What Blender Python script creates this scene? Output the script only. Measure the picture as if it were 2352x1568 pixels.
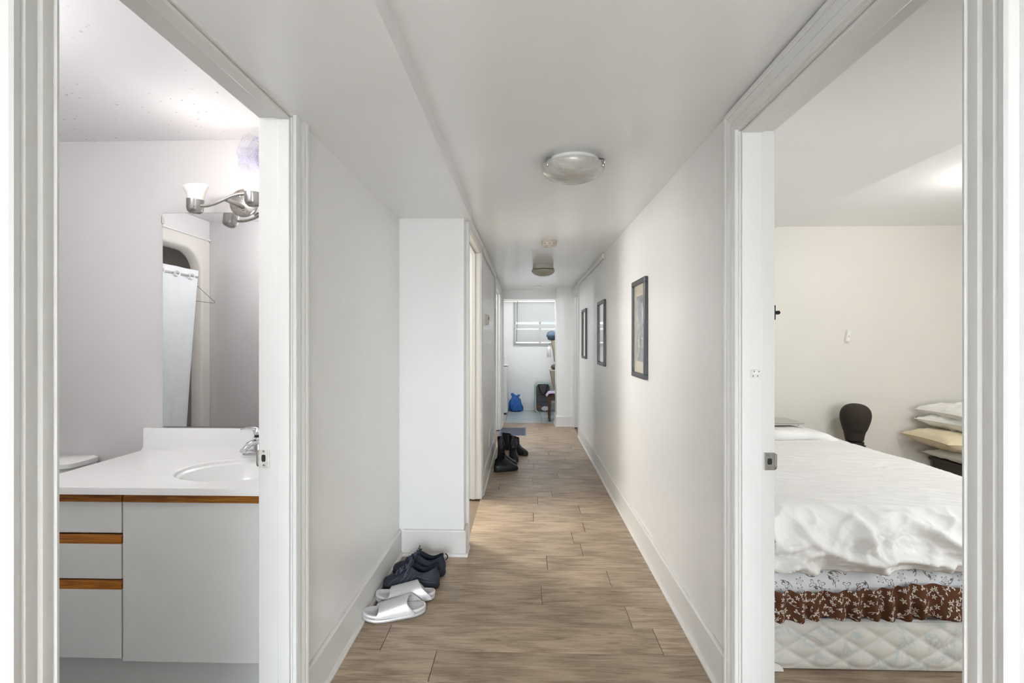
import bpy, bmesh, math, random
from mathutils import Vector, Matrix, noise

for o in list(bpy.data.objects):
    bpy.data.objects.remove(o, do_unlink=True)
scene = bpy.context.scene
C = scene.collection
PI = math.pi
rnd = random.Random(7)

# ------------------------------------------------------------------ camera
CAMH = 1.335
cd = bpy.data.cameras.new('camera'); cam = bpy.data.objects.new('camera', cd); C.objects.link(cam)
cd.sensor_width = 36.0; cd.lens = 36.0 * 1120.0 / 2352.0; cd.clip_start = 0.02
cam.location = (0, 0, CAMH)
cam.rotation_euler = (PI / 2, 0, math.atan(31 / 1120.0))
scene.camera = cam

# ------------------------------------------------------------------ light and exposure
w = bpy.data.worlds.new('sky'); scene.world = w; w.use_nodes = True
bg = w.node_tree.nodes['Background']; bg.inputs[0].default_value = (0.80, 0.90, 1.0, 1); bg.inputs[1].default_value = 0.45
scene.view_settings.view_transform = 'Standard'
scene.view_settings.look = 'None'
scene.view_settings.gamma = 1.0
scene.view_settings.use_curve_mapping = False
scene.view_settings.exposure = 1.28

def area_light(name, loc, rot, sx, sy, watts, col):
    l = bpy.data.lights.new(name, 'AREA'); l.shape = 'RECTANGLE'; l.size = sx; l.size_y = sy
    l.energy = watts; l.color = col
    o = bpy.data.objects.new(name, l); C.objects.link(o); o.location = loc; o.rotation_euler = rot
    return o
def point_light(name, loc, watts, col, r=0.04, parent=None):
    l = bpy.data.lights.new(name, 'POINT'); l.energy = watts; l.color = col; l.shadow_soft_size = r
    o = bpy.data.objects.new(name, l); C.objects.link(o); o.location = loc
    if parent: o.parent = parent
    return o
# unseen added lights behind the camera and in the bedroom; daylight outside the laundry window
area_light('added_front_light_left', (-2.46, -4.40, 1.15), (0, -PI / 2, 0), 1.7, 1.5, 90, (0.87, 0.935, 1.0))
area_light('added_front_light_right', (2.46, -4.40, 1.15), (0, PI / 2, 0), 1.7, 1.5, 90, (0.87, 0.935, 1.0))
area_light('added_front_ceiling_light', (0.0, -5.0, 2.30), (0, 0, 0), 2.4, 2.4, 360, (0.86, 0.93, 1.0))  # added ceiling light, bounced off the floor to lift the hall ceiling
area_light('added_bedroom_window_light', (2.6, 0.43, 1.35), (PI / 2, 0, 0), 1.6, 1.2, 13, (0.96, 0.98, 1.0))  # added light on the foot of the bed and far wall
area_light('daylight_laundry_window', (0.26, 9.95, 1.75), (-PI / 2, 0, 0), 1.3, 1.1, 2.2, (0.86, 0.93, 1.0))

# ------------------------------------------------------------------ node helpers
def s2l(r, g, b):
    f = lambda c: (c / 255 / 12.92) if c / 255 <= 0.04045 else ((c / 255 + 0.055) / 1.055) ** 2.4
    return (f(r), f(g), f(b), 1)

class NT:
    def __init__(s, name):
        s.m = bpy.data.materials.new(name); s.m.use_nodes = True
        s.t = s.m.node_tree; s.n = s.t.nodes; s.l = s.t.links
        s.b = s.n['Principled BSDF']; s.out = s.n['Material Output']
    def new(s, typ, **kw):
        n = s.n.new(typ)
        for k, v in kw.items(): setattr(n, k, v)
        return n
    def put(s, sock, v):
        if isinstance(v, (int, float)): sock.default_value = v
        elif isinstance(v, (tuple, list)):
            if sock.type == 'RGBA' and len(v) == 3: v = (*v, 1)
            if sock.type == 'VECTOR': v = tuple(v)[:3]
            sock.default_value = v
        else: s.l.new(v, sock)
    def math(s, op, a, b=0.0, c=None, clamp=False):
        n = s.new('ShaderNodeMath', operation=op, use_clamp=clamp)
        s.put(n.inputs[0], a); s.put(n.inputs[1], b)
        if c is not None: s.put(n.inputs[2], c)
        return n.outputs[0]
    def vmath(s, op, a, b=(0, 0, 0)):
        n = s.new('ShaderNodeVectorMath', operation=op)
        s.put(n.inputs[0], a); s.put(n.inputs[1], b)
        return n.outputs['Value'] if op in ('LENGTH', 'DOT_PRODUCT', 'DISTANCE') else n.outputs[0]
    def coord(s, kind='Object'):
        return s.new('ShaderNodeTexCoord').outputs[kind]
    def mapping(s, v, scale=(1, 1, 1), loc=(0, 0, 0), rot=(0, 0, 0)):
        n = s.new('ShaderNodeMapping'); s.put(n.inputs[0], v)
        n.inputs['Scale'].default_value = scale; n.inputs['Location'].default_value = loc; n.inputs['Rotation'].default_value = rot
        return n.outputs[0]
    def noise(s, v, scale=5, detail=3, rough=0.5, dist=0.0):
        n = s.new('ShaderNodeTexNoise'); s.put(n.inputs['Vector'], v)
        n.inputs['Scale'].default_value = scale; n.inputs['Detail'].default_value = detail
        n.inputs['Roughness'].default_value = rough; n.inputs['Distortion'].default_value = dist
        return n.outputs[0]
    def ramp(s, v, stops):
        n = s.new('ShaderNodeValToRGB'); s.put(n.inputs[0], v)
        e = n.color_ramp.elements
        while len(e) < len(stops): e.new(0.5)
        for i, (p, c) in enumerate(stops):
            e[i].position = p; e[i].color = c if len(c) == 4 else (*c, 1)
        return n.outputs[0]
    def mix(s, f, a, b, blend='MIX'):
        n = s.new('ShaderNodeMix', data_type='RGBA', blend_type=blend)
        s.put(n.inputs[0], f); s.put(n.inputs[6], a); s.put(n.inputs[7], b)
        return n.outputs[2]
    def bump(s, h, strength=0.2, dist=0.01):
        n = s.new('ShaderNodeBump'); n.inputs['Strength'].default_value = strength; n.inputs['Distance'].default_value = dist
        s.put(n.inputs['Height'], h); s.l.new(n.outputs[0], s.b.inputs['Normal'])
        return n.outputs[0]
    def set(s, **kw):
        names = dict(col='Base Color', rough='Roughness', metal='Metallic', spec='Specular IOR Level', trans='Transmission Weight',
                     ior='IOR', alpha='Alpha', emit='Emission Color', estr='Emission Strength', coat='Coat Weight',
                     coatr='Coat Roughness', sheen='Sheen Weight', sss='Subsurface Weight')
        for k, v in kw.items(): s.put(s.b.inputs[names[k]], v)
        return s

def simple(name, rgb, rough=0.5, metal=0.0, var=0.06, nscale=12, bump=0.0, bscale=60, spec=0.5, coords='Object', **kw):
    t = NT(name); co = t.coord(coords)
    c = s2l(*rgb)
    n = t.noise(co, nscale, 4)
    lo = tuple(x * (1 - var) for x in c[:3]); hi = tuple(min(1, x * (1 + var)) for x in c[:3])
    t.set(col=t.ramp(n, [(0.3, lo), (0.7, hi)]), rough=rough, metal=metal, spec=spec, **kw)
    if bump: t.bump(t.noise(co, bscale, 3), bump, 0.004)
    return t.m

def paint(name, rgb, rough=0.5, specks=0.0, bumps=0.06, spec=0.5, coat=0.0):
    """painted wall: roller texture, slight tone drift, and small dark nicks of random place"""
    t = NT(name); co = t.coord('Object'); c = s2l(*rgb)[:3]
    tone = t.noise(co, 1.3, 4, 0.6)
    col = t.ramp(tone, [(0.25, tuple(x * 0.955 for x in c)), (0.75, tuple(min(1, x * 1.02) for x in c))])
    if specks:
        v = t.new('ShaderNodeTexVoronoi'); t.put(v.inputs['Vector'], co); v.inputs['Scale'].default_value = 5.5
        rad = t.math('MULTIPLY', t.noise(co, 3.0, 1), 0.035 * specks)
        msk = t.math('LESS_THAN', v.outputs['Distance'], t.math('SUBTRACT', rad, 0.012))
        col = t.mix(t.math('MULTIPLY', msk, 0.45), col, s2l(120, 112, 104))
    rr = t.math('ADD', t.math('MULTIPLY', t.noise(co, 7, 3), 0.12), rough - 0.06)
    t.set(col=col, rough=rr, spec=spec, coat=coat, coatr=0.18)
    h = t.math('ADD', t.noise(co, 160, 2), t.math('MULTIPLY', t.noise(co, 9, 2), 1.6))
    t.bump(h, bumps, 0.003)
    return t.m

M = {}
M['wall'] = paint('wall_paint', (241, 241, 240), 0.42, 1.0, coat=0.35)
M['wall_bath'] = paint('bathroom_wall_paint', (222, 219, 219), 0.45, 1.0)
M['wall_bed'] = paint('bedroom_wall_paint', (231, 228, 219), 0.5, 1.0)
M['ceiling'] = paint('ceiling_paint', (242, 243, 244), 0.37, 0.0, 0.04, coat=0.6)
M['trim'] = paint('trim_paint', (225, 225, 223), 0.38, 0.0, 0.004)
def baseboard_mat():
    t = NT('baseboard_paint'); co = t.coord('Object'); c = s2l(226, 225, 222)[:3]
    n = t.noise(t.mapping(co, (6, 6, 40)), 3, 5, 0.7)
    geo = t.new('ShaderNodeNewGeometry'); z = t.new('ShaderNodeSeparateXYZ'); t.l.new(geo.outputs['Normal'], z.inputs[0])
    dust = t.math('MULTIPLY', t.math('GREATER_THAN', z.outputs[2], 0.6), t.math('MULTIPLY', n, 0.5))
    col = t.mix(t.math('GREATER_THAN', n, 0.74), (*c, 1), s2l(200, 190, 176))
    t.set(col=t.mix(dust, col, s2l(150, 140, 125)), rough=0.38)
    t.bump(t.noise(co, 40, 3), 0.05, 0.003)
    return t.m
M['base'] = baseboard_mat()

def bath_ceiling_mat():
    t = NT('bathroom_ceiling_paint'); co = t.coord('Object')
    v = t.new('ShaderNodeTexVoronoi'); t.put(v.inputs['Vector'], co); v.inputs['Scale'].default_value = 26
    patch = t.ramp(t.noise(co, 2.2, 3), [(0.50, (0, 0, 0)), (0.62, (1, 1, 1))])
    dot = t.math('LESS_THAN', v.outputs['Distance'], t.math('MULTIPLY', t.noise(co, 11, 1), 0.22))
    msk = t.math('MULTIPLY', t.math('MULTIPLY', dot, patch), 0.6)
    t.set(col=t.mix(msk, s2l(238, 236, 238), s2l(120, 112, 108)), rough=0.5)
    t.bump(t.noise(co, 120, 2), 0.05, 0.003)
    return t.m
M['ceil_bath'] = bath_ceiling_mat()

def plank_mat(name, a, b, c, rough=0.36):
    t = NT(name); co = t.coord('Object')
    oi = t.new('ShaderNodeObjectInfo').outputs['Random']
    off = t.new('ShaderNodeCombineXYZ'); t.put(off.inputs[0], t.math('MULTIPLY', oi, 37.0)); t.put(off.inputs[1], t.math('MULTIPLY', oi, 91.0))
    p = t.vmath('ADD', co, off.outputs[0])
    g1 = t.noise(t.mapping(p, (2.2, 22, 1)), 3.0, 9, 0.66, 0.9)
    wv = t.new('ShaderNodeTexWave', wave_type='RINGS', rings_direction='Y'); t.put(wv.inputs['Vector'], t.mapping(p, (0.55, 9, 1)))
    wv.inputs['Scale'].default_value = 1.3; wv.inputs['Distortion'].default_value = 7; wv.inputs['Detail'].default_value = 3; wv.inputs['Detail Scale'].default_value = 1.2
    g2 = t.noise(t.mapping(p, (3.5, 190, 1)), 2.0, 3, 0.7)
    k = t.noise(t.mapping(p, (1.9, 5.5, 1)), 1.5, 3, 0.55)
    f = t.math('ADD', t.math('MULTIPLY', g1, 0.62), t.math('ADD', t.math('MULTIPLY', wv.outputs['Fac'], 0.10), t.math('MULTIPLY', g2, 0.22)))
    col = t.ramp(f, [(0.30, c), (0.47, b), (0.64, a)])
    dark = t.ramp(k, [(0.56, (0, 0, 0)), (0.74, (1, 1, 1))])
    col = t.mix(t.math('MULTIPLY', dark, 0.55), col, c)
    vv = t.new('ShaderNodeTexVoronoi'); t.put(vv.inputs['Vector'], t.mapping(p, (1.3, 4.2, 1))); vv.inputs['Scale'].default_value = 2.2
    kn = t.ramp(vv.outputs['Distance'], [(0.02, (1, 1, 1)), (0.10, (0, 0, 0))])
    col = t.mix(t.math('MULTIPLY', kn, 0.55), col, tuple(x * 0.5 for x in c[:3]))
    hv = t.new('ShaderNodeHueSaturation'); t.put(hv.inputs['Color'], col)
    t.put(hv.inputs['Value'], t.math('ADD', 0.86, t.math('MULTIPLY', oi, 0.24)))
    t.set(col=hv.outputs[0], rough=t.math('ADD', rough - 0.05, t.math('MULTIPLY', g2, 0.16)))
    t.bump(t.math('ADD', g2, g1), 0.10, 0.002)
    return t.m
M['plank'] = plank_mat('plank_wood', s2l(194, 174, 150), s2l(166, 146, 123), s2l(116, 96, 76))
M['slab'] = simple('subfloor', (120, 104, 86), 0.6)

def tile_mat():
    t = NT('blue_grey_tile'); co = t.coord('Object')
    n = t.noise(t.mapping(co, (2, 9, 1)), 4, 6, 0.65)
    t.set(col=t.ramp(n, [(0.3, s2l(150, 160, 166)), (0.5, s2l(178, 188, 192)), (0.72, s2l(200, 206, 204))]), rough=0.3)
    return t.m
M['tile'] = tile_mat()
M['carpet'] = simple('pale_carpet', (228, 226, 222), 0.95, bump=0.3, bscale=400)
M['grout'] = simple('grout', (120, 118, 112), 0.9)
M['bathfloor'] = simple('bath_floor_vinyl', (150, 150, 152), 0.5)
M['white_enamel'] = simple('white_enamel', (236, 236, 234), 0.3, var=0.015)
M['vanity'] = simple('vanity_laminate', (226, 226, 224), 0.42, var=0.015, bump=0.02, bscale=150)
M['marble'] = simple('cultured_marble', (243, 243, 242), 0.16, var=0.02, nscale=3)
M['porcelain'] = simple('porcelain', (240, 240, 238), 0.12, var=0.01)
def oak():
    t = NT('oak_pull'); co = t.coord('Object')
    n = t.noise(t.mapping(co, (3, 40, 70)), 2.5, 6, 0.6, 0.8)
    t.set(col=t.ramp(n, [(0.3, s2l(112, 62, 14)), (0.5, s2l(164, 98, 26)), (0.7, s2l(198, 132, 46))]), rough=0.38)
    t.bump(n, 0.1, 0.002)
    return t.m
M['oak'] = oak()
M['chrome'] = simple('chrome', (220, 220, 222), 0.09, 1.0, var=0.02)
M['nickel'] = simple('brushed_nickel', (176, 174, 172), 0.3, 1.0, var=0.08, nscale=40)
def rusty():
    t = NT('rust_spotted_nickel'); co = t.coord('Object')
    n = t.noise(co, 190, 4, 0.7); p = t.noise(co, 14, 2)
    msk = t.math('MULTIPLY', t.math('GREATER_THAN', n, 0.56), t.math('GREATER_THAN', p, 0.42))
    t.set(col=t.mix(msk, s2l(182, 180, 177), s2l(140, 118, 100)), metal=t.math('SUBTRACT', 0.9, t.math('MULTIPLY', msk, 0.8)), rough=0.38)
    t.bump(n, 0.15, 0.002)
    return t.m
M['rusty'] = rusty()
M['strike'] = simple('strike_steel', (165, 163, 158), 0.38, 0.85, var=0.08, nscale=60)
M['strike_w'] = simple('paint_smeared_steel', (222, 221, 216), 0.35, 0.2, var=0.1, nscale=80)
M['dark_hole'] = simple('dark_recess', (40, 38, 36), 0.8)
M['blackmetal'] = simple('black_metal', (32, 32, 34), 0.4, 0.6)
M['mirror'] = simple('mirror_silver', (243, 243, 243), 0.015, 1.0, var=0.0)
M['frosted_off'] = simple('frosted_glass_shade', (240, 238, 234), 0.35, var=0.05, nscale=22, sss=0.0)
def lit_glass():
    t = NT('lit_frosted_glass'); co = t.coord('Object')
    n = t.noise(co, 30, 3)
    t.set(col=s2l(255, 250, 240), rough=0.4, emit=t.ramp(n, [(0.2, (1, 0.90, 0.74)), (0.6, (1, 0.96, 0.9))]), estr=2.6)
    return t.m
M['lit_glass'] = lit_glass()
def dome_glass():
    t = NT('alabaster_glass'); co = t.coord('Object')
    n = t.noise(t.mapping(co, (3, 9, 3)), 3.2, 5, 0.6, 1.5)
    t.set(col=t.ramp(n, [(0.3, s2l(172, 169, 162)), (0.55, s2l(192, 190, 184)), (0.75, s2l(212, 210, 205))]), rough=0.25, coat=0.3)
    return t.m
M['dome'] = dome_glass()
M['dome_old'] = simple('aged_glass', (176, 170, 156), 0.4, var=0.06)
M['plastic_w'] = simple('white_plastic', (236, 235, 230), 0.4, var=0.015)
M['plastic_c'] = simple('ivory_plastic', (206, 200, 190), 0.5, var=0.02)
M['fiberglass'] = simple('fiberglass', (222, 218, 212), 0.3, var=0.02, nscale=4)
M['curtain'] = simple('curtain_vinyl', (226, 230, 232), 0.45, var=0.02, bump=0.05, bscale=220)
def tulle():
    t = NT('purple_tulle'); co = t.coord('Object')
    n = t.noise(co, 260, 2, 0.6)
    t.set(col=s2l(138, 136, 178), rough=0.8, alpha=t.math('MULTIPLY', t.math('GREATER_THAN', n, 0.47), 0.30))
    return t.m
M['tulle'] = tulle()
M['frame'] = simple('picture_frame_grey', (62, 64, 68), 0.35, 0.1, var=0.08)
def art():
    t = NT('picture_print'); co = t.coord('Object')
    s = t.new('ShaderNodeSeparateXYZ'); t.l.new(co, s.inputs[0])
    n = t.noise(t.mapping(co, (1, 3, 2)), 7, 5, 0.65)
    pic = t.ramp(n, [(0.35, s2l(70, 74, 76)), (0.5, s2l(140, 148, 150)), (0.62, s2l(186, 178, 160)), (0.75, s2l(120, 92, 70))])
    inside = t.math('MULTIPLY', t.math('LESS_THAN', t.math('ABSOLUTE', s.outputs[1]), 0.095), t.math('LESS_THAN', t.math('ABSOLUTE', s.outputs[2]), 0.215))
    t.set(col=t.mix(inside, s2l(226, 214, 194), pic), rough=0.12, coat=1.0, coatr=0.03)
    return t.m
M['art'] = art()
def glass_mat():
    t = NT('window_glass')
    tr = t.new('ShaderNodeBsdfTransparent'); gl = t.new('ShaderNodeBsdfGlossy'); gl.inputs['Roughness'].default_value = 0.02
    fr = t.new('ShaderNodeFresnel'); fr.inputs[0].default_value = 1.45
    mx = t.new('ShaderNodeMixShader'); t.l.new(fr.outputs[0], mx.inputs[0]); t.l.new(tr.outputs[0], mx.inputs[1]); t.l.new(gl.outputs[0], mx.inputs[2])
    t.l.new(mx.outputs[0], t.out.inputs[0])
    return t.m
M['glass'] = glass_mat()
def slat_mat():
    t = NT('vinyl_slat')
    df = t.new('ShaderNodeBsdfDiffuse'); df.inputs[0].default_value = s2l(208, 208, 206)
    tl = t.new('ShaderNodeBsdfTranslucent'); tl.inputs[0].default_value = s2l(226, 228, 226)
    n = t.noise(t.coord(), 9, 2)
    mx = t.new('ShaderNodeMixShader'); t.put(mx.inputs[0], t.math('ADD', 0.10, t.math('MULTIPLY', n, 0.08)))
    t.l.new(df.outputs[0], mx.inputs[1]); t.l.new(tl.outputs[0], mx.inputs[2]); t.l.new(mx.outputs[0], t.out.inputs[0])
    return t.m
M['slat'] = slat_mat()
def cotton(name, rgb, sc=1.0, bumps=0.12):
    t = NT(name); co = t.coord(); c = s2l(*rgb)[:3]
    n = t.noise(co, 6, 4)
    wv = t.noise(co, 420 * sc, 2)
    cr = t.noise(t.mapping(co, (26, 12, 26)), 1.6, 6, 0.62, 1.2)
    t.set(col=t.ramp(n, [(0.3, tuple(x * 0.96 for x in c)), (0.7, c)]), rough=0.85, sheen=0.15, spec=0.2)
    t.bump(t.math('ADD', t.math('MULTIPLY', wv, 0.15), cr), bumps, 0.012)
    return t.m
M['cotton'] = cotton('white_cotton', (240, 239, 236), 1, 0.22)
M['cotton_cream'] = cotton('cream_cotton', (232, 218, 184))
M['cotton_w2'] = cotton('pillow_white_cotton', (242, 240, 232))

def floral(name, base, ink, sc=15.0, outline=False, axes='XZ'):
    """printed fabric: five-petal flowers and curved sprigs scattered by voronoi cells, on the cloth's own UV lay"""
    t = NT(name)
    uv = t.new('ShaderNodeUVMap').outputs[0]
    def cell(off, scale, rndm):
        p = t.vmath('ADD', uv, (off, off * 0.7, 0))
        v = t.new('ShaderNodeTexVoronoi', voronoi_dimensions='2D'); t.put(v.inputs['Vector'], p)
        v.inputs['Scale'].default_value = scale; v.inputs['Randomness'].default_value = rndm
        d = t.vmath('SUBTRACT', p, v.outputs['Position'])
        s = t.new('ShaderNodeSeparateXYZ'); t.l.new(d, s.inputs[0])
        c = t.new('ShaderNodeSeparateXYZ'); t.l.new(v.outputs['Color'], c.inputs[0])
        return t.math('MULTIPLY', s.outputs[0], scale), t.math('MULTIPLY', s.outputs[1], scale), c.outputs[0], c.outputs[1]
    def rot(x, y, a):
        ca = t.math('COSINE', a); sa = t.math('SINE', a)
        return (t.math('ADD', t.math('MULTIPLY', x, ca), t.math('MULTIPLY', y, sa)),
                t.math('SUBTRACT', t.math('MULTIPLY', y, ca), t.math('MULTIPLY', x, sa)))
    x, y, r1, r2 = cell(0.0, sc, 0.75)
    rr = t.math('SQRT', t.math('ADD', t.math('MULTIPLY', x, x), t.math('MULTIPLY', y, y)))
    an = t.math('ADD', t.math('ARCTAN2', y, x), t.math('MULTIPLY', r1, 6.0))
    n5 = t.math('ADD', 3.0, t.math('MULTIPLY', t.math('GREATER_THAN', r2, 0.45), 2.0))
    pet = t.math('MULTIPLY', 0.30, t.math('ADD', 0.62, t.math('MULTIPLY', 0.38, t.math('COSINE', t.math('MULTIPLY', an, n5)))))
    d = t.math('SUBTRACT', rr, pet)
    if outline:
        fl = t.math('LESS_THAN', t.math('ABSOLUTE', d), 0.032)
    else:
        fl = t.math('MULTIPLY', t.math('LESS_THAN', d, 0.0), t.math('GREATER_THAN', rr, 0.05))
    x2, y2, q1, q2 = cell(0.413, sc * 0.8, 0.8)
    xr, yr = rot(x2, y2, t.math('MULTIPLY', q1, 6.283))
    curve = t.math('MULTIPLY', t.math('MULTIPLY', xr, xr), 0.9)
    stem = t.math('MULTIPLY', t.math('LESS_THAN', t.math('ABSOLUTE', t.math('SUBTRACT', yr, curve)), 0.022), t.math('LESS_THAN', t.math('ABSOLUTE', xr), 0.40))
    br = t.math('MULTIPLY', t.math('LESS_THAN', t.math('ABSOLUTE', t.math('SUBTRACT', yr, t.math('ADD', 0.0, t.math('MULTIPLY', xr, -0.9)))), 0.028), t.math('LESS_THAN', t.math('ABSOLUTE', t.math('SUBTRACT', xr, -0.11)), 0.11))
    lx = t.math('SUBTRACT', xr, 0.2); ly = t.math('SUBTRACT', yr, 0.13)
    leaf = t.math('LESS_THAN', t.math('ADD', t.math('MULTIPLY', t.math('MULTIPLY', lx, lx), 90), t.math('MULTIPLY', t.math('MULTIPLY', ly, ly), 260)), 1.0)
    msk = t.math('MAXIMUM', t.math('MAXIMUM', fl, stem), t.math('MAXIMUM', br, leaf))
    cn = t.noise(t.coord(), 90, 3)
    b2 = t.mix(t.math('MULTIPLY', cn, 0.25), s2l(*base), tuple(q * 0.7 for q in s2l(*base)[:3]))
    t.set(col=t.mix(msk, b2, s2l(*ink)), rough=0.85, spec=0.2)
    t.bump(t.noise(t.coord(), 60, 4), 0.12, 0.01)
    return t.m
M['floral_white'] = floral('white_floral_cotton', (226, 228, 230), (122, 110, 104), 19, True)
M['floral_brown'] = floral('brown_floral_cotton', (92, 60, 40), (206, 198, 190), 25, False)
def damask():
    t = NT('box_spring_damask'); co = t.coord()
    n = t.noise(co, 9, 5, 0.6, 1.5)
    t.set(col=t.ramp(n, [(0.46, s2l(220, 218, 210)), (0.54, s2l(208, 211, 206)), (0.59, s2l(193, 200, 198)), (0.64, s2l(219, 217, 209))]), rough=0.7)
    t.bump(t.noise(co, 160, 2), 0.08, 0.004)
    return t.m
M['damask'] = damask()
M['ticking'] = simple('mattress_ticking', (206, 206, 206), 0.8)
M['navy'] = simple('navy_suede', (38, 42, 56), 0.75, var=0.18, nscale=60, bump=0.15, bscale=200)
M['navy_sole'] = simple('navy_rubber', (28, 31, 42), 0.6)
M['navy_lining'] = simple('navy_lining', (22, 26, 40), 0.9)
M['lace_n'] = simple('navy_lace', (92, 98, 114), 0.8)
M['grey_reflect'] = simple('grey_stripe', (150, 152, 158), 0.5)
def glitter():
    t = NT('silver_glitter_rubber'); co = t.coord()
    n = t.noise(co, 700, 1, 0.5)
    t.set(col=t.ramp(n, [(0.4, s2l(196, 196, 197)), (0.7, s2l(238, 238, 240))]), metal=0.45, rough=t.math('ADD', 0.31, t.math('MULTIPLY', n, 0.15)))
    t.bump(n, 0.3, 0.002)
    return t.m
M['glitter'] = glitter()
M['footbed'] = simple('grey_footbed', (206, 204, 200), 0.55, var=0.03)
M['blackrubber'] = simple('black_rubber', (24, 25, 28), 0.32, var=0.1)
M['blackleather'] = simple('black_leather', (20, 20, 22), 0.5, var=0.2, nscale=50, bump=0.15, bscale=150)
M['blackin'] = simple('black_lining', (10, 10, 12), 0.95)
M['matgrey'] = simple('mat_charcoal', (66, 70, 82), 0.9, var=0.2, nscale=300)
M['matblue'] = simple('mat_border', (84, 100, 134), 0.8)
def bluebag():
    t = NT('blue_plastic_bag'); co = t.coord()
    n = t.noise(t.mapping(co, (1, 1, 0.5)), 18, 5, 0.6, 2.0)
    t.set(col=t.ramp(n, [(0.3, s2l(20, 66, 150)), (0.7, s2l(58, 132, 222))]), rough=0.25)
    t.bump(n, 0.7, 0.03)
    return t.m
M['bluebag'] = bluebag()
M['mint'] = simple('mint_fabric', (168, 190, 184), 0.8)
def hamper_mesh():
    t = NT('grey_mesh_fabric'); co = t.coord()
    n = t.noise(co, 500, 2)
    t.set(col=t.ramp(n, [(0.35, s2l(52, 52, 56)), (0.65, s2l(104, 104, 106))]), rough=0.85)
    return t.m
M['hmesh'] = hamper_mesh()
M['webbing'] = simple('black_webbing', (26, 26, 30), 0.8)
M['walnut'] = simple('dark_walnut', (84, 54, 40), 0.45, var=0.25, nscale=40)
M['lilac'] = cotton('lilac_cloth', (206, 190, 222))
M['cardboard'] = simple('cardboard', (178, 166, 146), 0.85, var=0.05)
M['slateblue'] = cotton('slate_blue_cloth', (86, 104, 124))
M['jug'] = simple('white_jug', (226, 228, 230), 0.4)
M['brown'] = simple('brown_paper', (140, 116, 92), 0.8)
M['rag_w'] = cotton('pale_rag', (206, 208, 214)); M['rag_b'] = cotton('rust_rag', (122, 88, 66))
M['headcloth'] = simple('dark_brown_canvas', (52, 44, 38), 0.9, var=0.15, nscale=120, bump=0.15, bscale=300)
M['blackplastic'] = simple('black_plastic', (34, 31, 30), 0.35)
M['laptop'] = simple('silver_laptop', (196, 192, 186), 0.35, 0.5, var=0.02)
M['darkwood'] = simple('dark_furniture', (66, 58, 50), 0.5, var=0.1)
M['blue_label'] = simple('blue_label', (70, 88, 134), 0.6, var=0.25, nscale=90)
M['lampshade'] = simple('warm_lampshade', (245, 238, 220), 0.5, emit=(1, 0.92, 0.8, 1), estr=1.5)

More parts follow.
